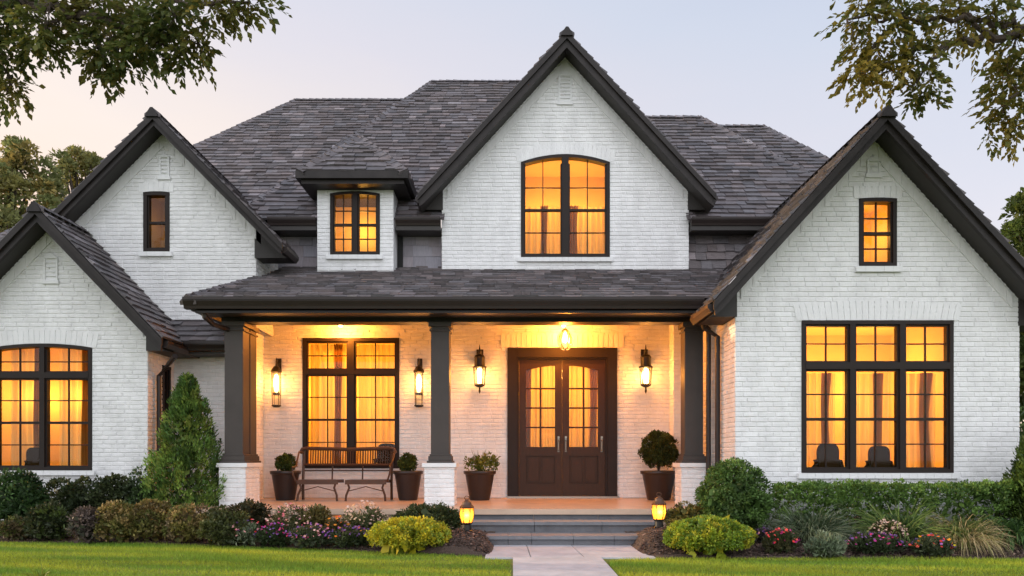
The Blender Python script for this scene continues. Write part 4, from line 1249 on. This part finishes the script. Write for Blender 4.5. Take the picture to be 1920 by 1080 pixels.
def conifer(name, label, x, y, z, r, h, seed_pal, trunk_h=.16):
    o = empty(name, label, 'evergreen', (x, y, z))
    lv = Leaves()
    nb = 290
    t = rng.random(nb) ** 1.35
    prof = np.where(t < .10, .62 + t * 3.8, (1 - (t - .10) / .90) ** .66) * r
    a = rng.uniform(0, 2 * np.pi, nb)
    rr = prof * rng.uniform(.50, 1.07, nb)
    c = np.stack([rr * np.cos(a), rr * np.sin(a), trunk_h + t * (h - trunk_h - .08)], 1)
    per = 62
    od = np.stack([np.cos(a), np.sin(a), np.full(nb, .9)], 1)
    d = unit(rng.standard_normal((nb * per, 3)) * np.array([.8, .8, 1.1]) + np.repeat(od, per, 0) * .35)
    br = .085 + .07 * (1 - t)
    P = np.repeat(c, per, 0) + d * np.repeat(br, per)[:, None] * rng.uniform(.2, 1, (nb * per, 1)) * np.array([.8, .8, 1.35])
    D = np.repeat(od, per, 0) + rng.standard_normal((nb * per, 3)) * .45 + np.array([0, 0, .5])
    C = np.repeat(pick(seed_pal, nb, .25), per, 0) * (1 + .25 * rng.standard_normal((nb * per, 1))).clip(.5, 1.7)
    ll = .055 * rng.uniform(.6, 1.3, nb * per)
    lv.add(P, D, d + np.array([0, 0, .3]), ll, ll * .38, C)
    n2 = 60
    lv.add(np.stack([rng.normal(0, .012, n2), rng.normal(0, .012, n2), h - .16 + .15 * rng.random(n2)], 1), np.stack([rng.normal(0, .35, n2), rng.normal(0, .35, n2), np.ones(n2)], 1),
           rng.standard_normal((n2, 3)), .07, .022, pick([(.10, .15, .04)], n2))
    k = 600; tt = rng.random(k); aa = rng.uniform(0, 6.28, k); q = (1 - tt) * r * .72 * np.sqrt(rng.random(k))
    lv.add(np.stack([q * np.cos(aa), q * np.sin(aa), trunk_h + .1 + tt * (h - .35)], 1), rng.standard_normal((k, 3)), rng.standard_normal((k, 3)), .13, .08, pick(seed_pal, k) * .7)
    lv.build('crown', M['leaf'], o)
    tr = MB()
    tr.tube([(0, 0, -.1), (.01, 0, .3), (0, .01, h * .5), (0, 0, h * .9)], [.05, .04, .022, .006], 8)
    tr.tube([(0, 0, .04), (-.10, .02, .25), (-.16, .0, .6)], [.03, .02, .008], 6); tr.tube([(0, 0, .06), (.11, .02, .28), (.17, .0, .6)], [.03, .02, .008], 6)
    tr.build('trunk', M['bark'], o)
    return o
conifer('conical_evergreen', 'tall conical green evergreen beside the corner porch post', -4.84, 11.15, bed_h(-4.84, 11.15), .60, 2.08 + .14, G_CYP)
conifer('conical_evergreen', 'conical evergreen at the end of the clipped hedge', 6.62, 9.35, bed_h(6.6, 9.35), .42, 1.42, [(.06, .10, .018), (.08, .12, .02), (.045, .08, .016)])

def flower(label, box, pal, bl, nbl=70, size=.018, kind='clump', grp='flower clumps in the mulch beds', L=.05, W=.014, Y=None):
    x, y, z, rx, h = place(*box, Y, .8)
    o = empty('flower_clump', label, 'flowers', (x, y, z - .01), group=grp)
    lv = Leaves(); mass(lv, rx * .95, rx * .75, h * .92, pal, nb=34, br=min(.07, h * .33), per=46, L=L, W=W, up=.7, inner=120)
    lv.build('foliage', M['leaf'], o)
    b = Leaves()
    for c_, share in bl:
        n = int(nbl * share)
        d = rdir(n, .12)
        if len(c_) > 3 and c_[0] == 'L': pass
        P = d * np.array([rx, rx * .8, h * .62]) * rng.uniform(.88, 1.1, (n, 1)) + np.array([0, 0, h * .40])
        blossoms(b, P, size, c_)
    b.build('blossoms', M['petal'], o)
    return o
flower('pink topped spreading flower clump in front of the bench', (500, 590, 946, 1004), [(.09, .10, .04), (.12, .11, .05), (.07, .085, .03)], [(PALEP, .5), (PINK, .5)], 150, .02, Y=9.75)
shrub('shrub', 'olive and gold leafy shrub between the two pale flower clumps', 'shrub', (560, 625, 944, 998), [(.13, .11, .03), (.09, .09, .03), (.16, .13, .04)], Y=9.8, nb=40, br=.08, per=55, L=.04, W=.02, up=.5)
flower('pale cream pink flower clump beside the dark cushion shrub', (640, 725, 942, 998), [(.10, .12, .05), (.13, .14, .06), (.08, .10, .04)], [(PALEP, 1.0)], 170, .02, Y=9.6)
flower('small orange flower clump between the pale clump and the purple flowers', (608, 655, 968, 1010), [(.06, .06, .025), (.08, .07, .03)], [(ORNG, .8), (RED, .2)], 30, .024, Y=9.35)
flower('grey leaved flower clump with pink and one red bloom in front of the greener mound', (418, 496, 974, 1026), G_GREY + [(.06, .08, .035)], [(PINK, .6), (RED, .2), (PURP, .2)], 60)
flower('dark green flower clump with pinkish red blooms beside the grey leaved one', (478, 550, 982, 1027), [(.045, .07, .025), (.035, .055, .02)], [(MAG, .4), (PURP, .6)], 60)
flower('lavender pink flower clump with a magenta bloom at the lawn edge', (540, 622, 982, 1030), [(.06, .085, .035), (.075, .09, .05)], [(PINK, .45), (PURP, .4), (MAG, .15)], 95)
flower('deep purple flower clump with orange touches against the golden shrub', (612, 698, 984, 1030), [(.04, .06, .025), (.055, .075, .025)], [(PURP, .85), (ORNG, .15)], 95)
flower('small purple flower patch beside the lime cushion shrub', (1412, 1450, 990, 1032), [(.05, .05, .04), (.06, .06, .05)], [(PURP, .8), (PINK, .2)], 70, .016)
flower('red topped flower clump in front of the grey green lavender', (1430, 1496, 990, 1041), [(.06, .08, .03), (.09, .085, .035)], [(RED, .6), (MAG, .4)], 50, .02)
shrub('shrub', 'small grey green tuft with upright tips between the red and purple flowers', 'plant', (1512, 1584, 1000, 1046), G_GREY, nb=36, br=.06, per=50, L=.06, W=.014, up=1.0)
flower('magenta and violet flower clump in the middle of the mulch strip', (1586, 1694, 998, 1042), [(.04, .055, .025), (.05, .075, .028)], [(MAG, .3), (PURP, .7)], 110)
flower('flower clump with red, orange and one yellow bloom at the lawn edge', (1708, 1784, 1002, 1046), [(.06, .085, .04), (.08, .10, .05)], [(PURP, .35), (ORNG, .25), (RED, .3), ([(.7, .55, .03)], .1)], 60, .019)
flower('low crimson pink flower patch between the violet and the orange clumps', (1686, 1722, 1012, 1036), [(.05, .05, .03)], [(MAG, .6), (PINK, .4)], 40, .017)
flower('blush pink mauve flower clump behind the violet clump', (1588, 1640, 965, 1002), [(.08, .075, .035), (.10, .09, .04)], [(PINK, .5), (PALEP, .5)], 90, .018)
flower('rounded buff pink flower clump under the green grass tuft', (1630, 1698, 974, 1016), [(.12, .10, .045), (.10, .10, .04)], [(PALEP, 1.0)], 170, .017)
flower('small dark clump with rose blooms beside the tan grass', (1694, 1732, 976, 1008), [(.05, .05, .025), (.08, .07, .03)], [(MAG, .5), (PINK, .5)], 40, .017)
flower('deep violet flowers low behind the grey tuft', (1548, 1592, 1000, 1020), [(.05, .05, .04)], [(PURP, 1)], 50, .017)
def grass_clump(label, box, pal, n, spread, droop, wd=.006, Y=None, body=None, name='ornamental_grass', hk=1.15):
    x, y, z, rx, h = place(*box, Y, .8)
    lv = Leaves()
    blades(lv, n, rx * .35, h * hk, pal, spread, wd, droop)
    if body: mass(lv, rx * .8, rx * .6, h * .6, body, nb=40, br=.08, per=40, L=.06, W=.02, up=.8, inner=150)
    o = lv.build(name, M['leaf']); o.location = (x, y, z - .01)
    return tag(o, label, 'plant')
grass_clump('broad grey green lavender beside the boxwood ball', (1446, 1592, 936, 1004), G_GREY + [(.05, .085, .035)], 900, 1.7, .5, .006, Y=9.15, body=[(.055, .085, .04), (.075, .11, .055)], name='lavender_shrub', hk=1.35)
grass_clump('fresh green grass tuft with long arching blades in front of the hedge', (1622, 1748, 934, 992), [(.17, .26, .06), (.12, .20, .05), (.24, .29, .09)], 420, 1.6, .5, .009, Y=9.05, body=[(.09, .15, .045), (.07, .12, .04)], hk=1.5)
grass_clump('tan and green ornamental grass with dry arching blades', (1728, 1872, 944, 1038), [(.42, .32, .16), (.34, .28, .12), (.20, .23, .06), (.50, .39, .21)], 1000, 1.5, .75, .006, body=[(.11, .15, .04), (.15, .18, .05)], hk=1.25)
grass_clump('broad leaved dark green plant at the end of the bed', (1842, 1960, 946, 1030), [(.07, .14, .035), (.09, .18, .045), (.055, .115, .03)], 420, 1.5, .8, .016, Y=8.95, body=[(.04, .085, .022)], name='leafy_plant')
lv = Leaves(); blades(lv, 40, .05, .17, [(.19, .22, .02), (.14, .2, .02)], .8, .006, .5)
o = lv.build('grass_tuft', M['leaf']); o.location = (-4.36, 6.9, 0)
tag(o, 'tall yellow green grass blades sticking out of the lawn', 'grass tuft')

# pots on the porch
def pot(x, y, label, rt=.275, h=.50):
    o = empty('planter', label, 'planter', (x, y, .415), group='dark planters on the porch')
    b = MB(); b.lathe([(rt * .62, 0), (rt * .66, .02), (rt * .93, h - .07), (rt * .95, h - .06), (rt * 1.03, h - .055), (rt * 1.05, h - .005), (rt * 1.0, h), (rt * .92, h - .01), (rt * .90, h - .05)], (0, 0, 0), 28, False)
    b.add([(rt * .62 * math.cos(t), rt * .62 * math.sin(t), .004) for t in [k * math.pi / 8 for k in range(16)]], [tuple(range(16))])
    b.build('pot', M['pot'], o, True)
    MB().lathe([(0, h - .035), (rt * .5, h - .03), (rt * .915, h - .045)], (0, 0, 0), 20, False).build('soil', M['soil'], o)
    return o
pot(-3.86, 12.72, 'dark planter between the corner post and the bench', .245)
pot(-1.77, 12.72, 'dark planter between the bench and the centre post', .245)
pot(-.55, 12.72, 'dark planter under the lantern beside the door, holding a leafy plant', .265)
pot(2.50, 12.72, 'widest dark planter, holding the ball topiary', .30)
for x, lab in ((-3.86, 'small round shrub in the planter between corner post and bench'), (-1.77, 'small round shrub in the planter between bench and centre post')):
    o = empty('potted_shrub', lab, 'potted plant', (x, 12.72, .88), group='round shrubs in planters')
    lv = Leaves(); mass(lv, .165, .165, .33, [(.06, .085, .018), (.08, .11, .02), (.045, .07, .016)], nb=46, br=.055, per=46, L=.04, W=.022, zlo=-.9, inner=120)
    lv.build('foliage', M['leaf'], o)
    MB().tube([(0, 0, -.03), (.01, 0, .1)], .012, 6).build('stem', M['bark'], o)
o = empty('potted_plant', 'leafy yellow green plant with a central spike in the planter by the door', 'potted plant', (-.55, 12.72, .88))
lv = Leaves()
nb = 26; a = rng.uniform(0, 6.28, nb); e = rng.uniform(.1, .9, nb); q = .26 * np.sqrt(rng.random(nb))
c = np.stack([q * np.cos(a), q * np.sin(a) * .8, .07 + .18 * rng.random(nb)], 1)
blobs(lv, c, np.full(nb, .06), 26, .065, .03, [(.12, .15, .025), (.15, .17, .03), (.08, .12, .02)], .5)
blades(lv, 26, .03, .40, [(.10, .13, .025), (.14, .15, .04)], .35, .010, .15)
lv.build('foliage', M['leaf'], o)
MB().tube([(0, 0, -.03), (0, 0, .16)], .01, 6).build('stem', M['bark'], o)
o = empty('ball_topiary', 'round clipped topiary on a short stem in the planter beside the door', 'topiary', (2.50, 12.72, .88))
lv = Leaves(); mass(lv, .33, .33, .64, [(.05, .065, .014), (.065, .085, .018), (.04, .055, .012)], nb=130, br=.07, per=64, L=.036, W=.022, zlo=-.95, inner=350, rough=.03)
cr = lv.build('crown', M['leaf'], o); cr.location = (0, 0, .07)
s = MB(); s.tube([(0, 0, -.04), (.01, 0, .30)], .018, 8)
for k in range(5): s.tube([(0, 0, .0), (.05 * math.cos(k * 1.3), .05 * math.sin(k * 1.3), .2)], .008, 5)
s.build('trunk', M['bark'], o)

# ------------------------------------------------------------------ trees
def tree_from(name, label, base, limbs, clusters, pal, sprays=40, leaf=.082, lw=.048, twig_from=None, height=7.0):
    """trunk and limbs as tubes; every cluster is a set of drooping leafy twigs grown from the nearest limb"""
    o = empty(name, label, 'tree', base)
    B = Vector(base)
    tr = MB()
    tr.tube([(0, 0, -.2), (.02, .05, 1.2), (0, .1, 3.0), (.05, .0, 5.0), (.0, 0, height)], [.34, .26, .22, .16, .05], 10)
    pts = []
    for l, r0 in limbs:
        L_ = [Vector(p) - B for p in l]
        # subdivide and wobble
        Q = []
        for a, b_ in zip(L_, L_[1:]):
            for k in range(6): Q.append(a.lerp(b_, k / 6) + Vector([random.gauss(0, .025) for _ in range(3)]))
        Q.append(L_[-1])
        tr.tube(Q, [r0 * (1 - .85 * k / (len(Q) - 1)) + .006 for k in range(len(Q))], 7)
        pts += Q
    lv = Leaves()
    for (c, rad, dens) in clusters:
        c = Vector(c) - B
        near = min(pts, key=lambda p: (p - c).length)
        if (near - c).length > .25:
            m1 = near.lerp(c, .5) + Vector((random.gauss(0, .06), random.gauss(0, .06), .08))
            tr.tube([near, m1, c], [.016, .011, .005], 5)
            hubs = [near.lerp(c, .4), m1, c]
        else: hubs = [c]
        n = int(sprays * dens)
        P_, D_, N_ = [], [], []
        for k in range(n):
            h_ = random.choice(hubs + [c, c])
            e = c + Vector((random.gauss(0, .44) * rad[0], random.gauss(0, .44) * rad[1], random.gauss(0, .44) * rad[2]))
            d = (e - h_)
            st = e - d * min(1, .30 / max(d.length, .05))
            if random.random() < .5: tr.tube([h_.lerp(st, .2), st, e], [.006, .0045, .0025], 3)
            out_ = (e - c); out_.z *= .4
            dr = (out_.normalized() * .7 + Vector((random.gauss(0, .6), random.gauss(0, .6), -.45 + random.gauss(0, .4)))).normalized()
            ln = random.uniform(.12, .26)
            m_ = random.randint(7, 11)
            for q in range(m_):
                t = q / (m_ - 1)
                sd_ = dr.cross(Vector((random.gauss(0, .3), random.gauss(0, .3), 1))).normalized() * (1 if q % 2 else -1)
                P_.append(e + dr * ln * t + Vector((0, 0, -.05 * t * t)))
                D_.append(dr * (.7 + t) + sd_ * (1.0 - .6 * t) + Vector((random.gauss(0, .2), random.gauss(0, .2), random.gauss(0, .2) - .2)))
                N_.append(Vector((random.gauss(0, .6), random.gauss(0, .6), 1)))
        if not P_: continue
        n = len(P_)
        C = np.repeat(pick(pal, 1, .1), n, 0) * .5 + pick(pal, n, .25) * .5
        ll = leaf * rng.uniform(.6, 1.2, n)
        lv.add(np.array(P_), np.array(D_), np.array(N_), ll, ll * lw / leaf, C, .12)
    tr.build('trunk', M['bark'], o)
    lv.build('crown', M['tleaf'], o)
    return o
def px(x, y, Y): return ((x - 960) * Y / 1400, Y, EYE + (860 - y) * Y / 1400)
OAK = [(.085, .115, .028), (.115, .13, .03), (.165, .14, .03), (.07, .10, .028)]
OAKR = [(.105, .115, .026), (.16, .14, .027), (.24, .18, .03), (.08, .105, .026)]
def cl(lst):
    out_ = []
    for (x, y, rx, ry, Y, d) in lst:
        k = Y / 1400
        out_.append((px(x, y, Y), (rx * k, max(rx, ry) * k * .9, ry * k), d))
    return out_
left_cl = cl([(20, 20, 60, 40, 7.6, 1.6), (90, 45, 50, 35, 7.4, 1.3), (170, 20, 60, 35, 7.7, 1.7), (255, 35, 55, 45, 7.5, 1.7), (330, 30, 45, 35, 7.3, 1.3), (210, 75, 45, 35, 7.5, 1.2),
              (285, 85, 40, 28, 7.4, .9), (370, 75, 26, 30, 7.3, .6), (340, 100, 22, 18, 7.3, .35), (395, 15, 34, 18, 7.3, .7), (440, 8, 30, 14, 7.3, .5), (485, 2, 18, 8, 7.3, .25),
              (185, 120, 22, 28, 7.5, .55), (235, 130, 18, 20, 7.5, .4), (70, 75, 40, 18, 7.5, .6), (10, 110, 18, 38, 7.6, .6), (22, 160, 14, 22, 7.6, .4), (5, 180, 10, 12, 7.6, .2), (-40, 60, 60, 90, 7.6, 2.0),
              (150, -60, 120, 60, 7.8, 2.0), (320, -70, 110, 50, 7.6, 1.6), (0, -120, 160, 70, 8.0, 2.0), (-160, -20, 120, 110, 8.2, 2.0), (-260, 120, 110, 110, 8.4, 2.0)])
tb = (-8.2, 8.4, 0)
limbsL = [([(-8.2, 8.4, 4.6), px(-120, 60, 8.0), px(30, -8, 7.7), px(110, 22, 7.6), px(240, 50, 7.5), px(330, 95, 7.4)], .085),
          ([px(30, -8, 7.7), px(200, -30, 7.6), px(360, 10, 7.4), px(470, 4, 7.3)], .045),
          ([(-8.2, 8.4, 3.8), px(-100, 90, 7.8), px(8, 120, 7.6), px(14, 175, 7.6)], .03),
          ([px(110, 22, 7.6), px(180, 70, 7.5), px(200, 130, 7.5)], .02), ([px(240, 50, 7.5), px(300, 60, 7.4), px(375, 85, 7.3)], .018)]
tree_from('shade_tree', 'leafy tree branch reaching over the low gable with dense drooping dark leaves', tb, limbsL, left_cl, OAK)
right_cl = cl([(1620, 20, 38, 35, 8.0, .9), (1690, 25, 50, 40, 8.0, 1.2), (1770, 20, 60, 35, 8.1, 1.1), (1640, 85, 45, 45, 8.0, 1.2), (1710, 110, 45, 40, 8.0, 1.0), (1612, 135, 26, 34, 7.9, .8), (1670, 132, 42, 30, 8.0, .9),
               (1745, 150, 30, 24, 8.0, .55), (1720, 185, 20, 14, 8.0, .35), (1795, 60, 45, 30, 8.1, .55), (1600, 60, 18, 30, 7.9, .35), (1860, 25, 50, 30, 8.2, .9), (1905, 70, 40, 60, 8.3, 1.2), (1890, 140, 35, 45, 8.2, 1.0),
               (1880, 200, 30, 40, 8.2, .8), (1905, 235, 26, 28, 8.2, .6), (1855, 245, 12, 22, 8.2, .25), (1950, 120, 60, 110, 8.3, 1.6),
               (1700, -70, 130, 60, 8.2, 1.8), (1880, -80, 120, 70, 8.3, 1.8), (2050, 40, 120, 120, 8.6, 2.0), (2180, 160, 110, 120, 8.8, 1.8)])
tb2 = (9.2, 8.9, 0)
limbsR = [([(9.2, 8.9, 4.3), px(2100, 40, 8.5), px(1930, 62, 8.3), px(1850, 72, 8.2), px(1790, 82, 8.1), px(1720, 95, 8.0), px(1640, 125, 8.0)], .06),
          ([px(1930, 62, 8.3), px(1860, 35, 8.2), px(1800, 35, 8.1), px(1700, 40, 8.0), px(1620, 30, 8.0)], .032),
          ([px(1790, 82, 8.1), px(1730, 120, 8.0), px(1715, 170, 8.0)], .014),
          ([px(1850, 72, 8.2), px(1800, 10, 8.1), px(1790, -60, 8.2)], .025),
          ([(9.2, 8.9, 3.9), px(2050, 110, 8.4), px(1915, 150, 8.2), px(1880, 220, 8.2)], .03)]
tree_from('shade_tree', 'airy tree branch with olive gold leaves hanging above the big wing gable', tb2, limbsR, right_cl, OAKR, sprays=36)

def far_tree(label, x, y, h, r, pal, n=60, gap=.5, grp='trees behind the house'):
    o = empty('tree', label, 'tree', (x, y, 0), group=grp)
    tr = MB(); tr.tube([(0, 0, -.3), (.1, 0, h * .3), (0, .1, h * .6), (.1, 0, h * .92)], [.35, .26, .16, .03], 8)
    lv = Leaves()
    cs = []
    for k in range(n):
        t = random.random() ** .8
        a = random.uniform(0, 6.28)
        rr = r * math.sqrt(random.random()) * (math.sin(math.pi * (.18 + .80 * t)) ** .6)
        c = (rr * math.cos(a), rr * math.sin(a), h * (.22 + .76 * t))
        cs.append(c)
        if random.random() < .5: tr.tube([(0, 0, c[2] * .75), (c[0] * .6, c[1] * .6, c[2] * .93), c], [.07, .04, .012], 5)
    c = np.array(cs)
    blobs(lv, c, r * .13 * rng.uniform(.6, 1.5, n), 110, .17, .10, pal, 0, ctr=np.array([0, 0, h * .4]))
    tr.build('trunk', M['bark'], o); lv.build('crown', M['tleaf'], o)
FT = [(.19, .20, .075), (.25, .23, .075), (.16, .18, .065), (.34, .27, .085)]
far_tree('dense olive tree behind the low gable where the photograph ends', -16.3, 24, 11.4, 2.6, FT, 230)
far_tree('lighter open tree rising beside the tall gable slope', -16.2, 28, 12.6, 2.3, FT, 120)
far_tree('smaller tree filling the gap above the low gable roof', -17.4, 21, 8.8, 2.6, FT, 200)
far_tree('sunlit green tree behind the big wing gable slope', 17.2, 24, 9.9, 2.4, [(.10, .14, .03), (.14, .17, .035), (.085, .12, .03)], 240)
far_tree('lower bushy tree behind the wing eave', 15.0, 20, 6.6, 2.0, [(.09, .12, .03), (.12, .15, .03), (.07, .10, .03)], 170)

lv = Leaves()
k = 240
c = np.stack([rng.uniform(-2.5, 2.5, k), rng.uniform(-.4, .4, k), rng.uniform(.1, 2.1, k)], 1)
blobs(lv, c, .22 * rng.uniform(.7, 1.3, k), 60, .09, .05, [(.07, .11, .03), (.10, .14, .035), (.055, .09, .025)], .3)
k = 700
lv.add(np.stack([rng.uniform(-2.5, 2.5, k), rng.uniform(-.35, .35, k), rng.uniform(.05, 2.0, k)], 1), rng.standard_normal((k, 3)), rng.standard_normal((k, 3)), .3, .2, pick([(.07, .11, .03)], k))
o = lv.build('hedge', M['leaf']); o.location = (11.4, 15.5, 0)
tag(o, 'tall loose hedge beyond the outer corner of the big wing', 'hedge')
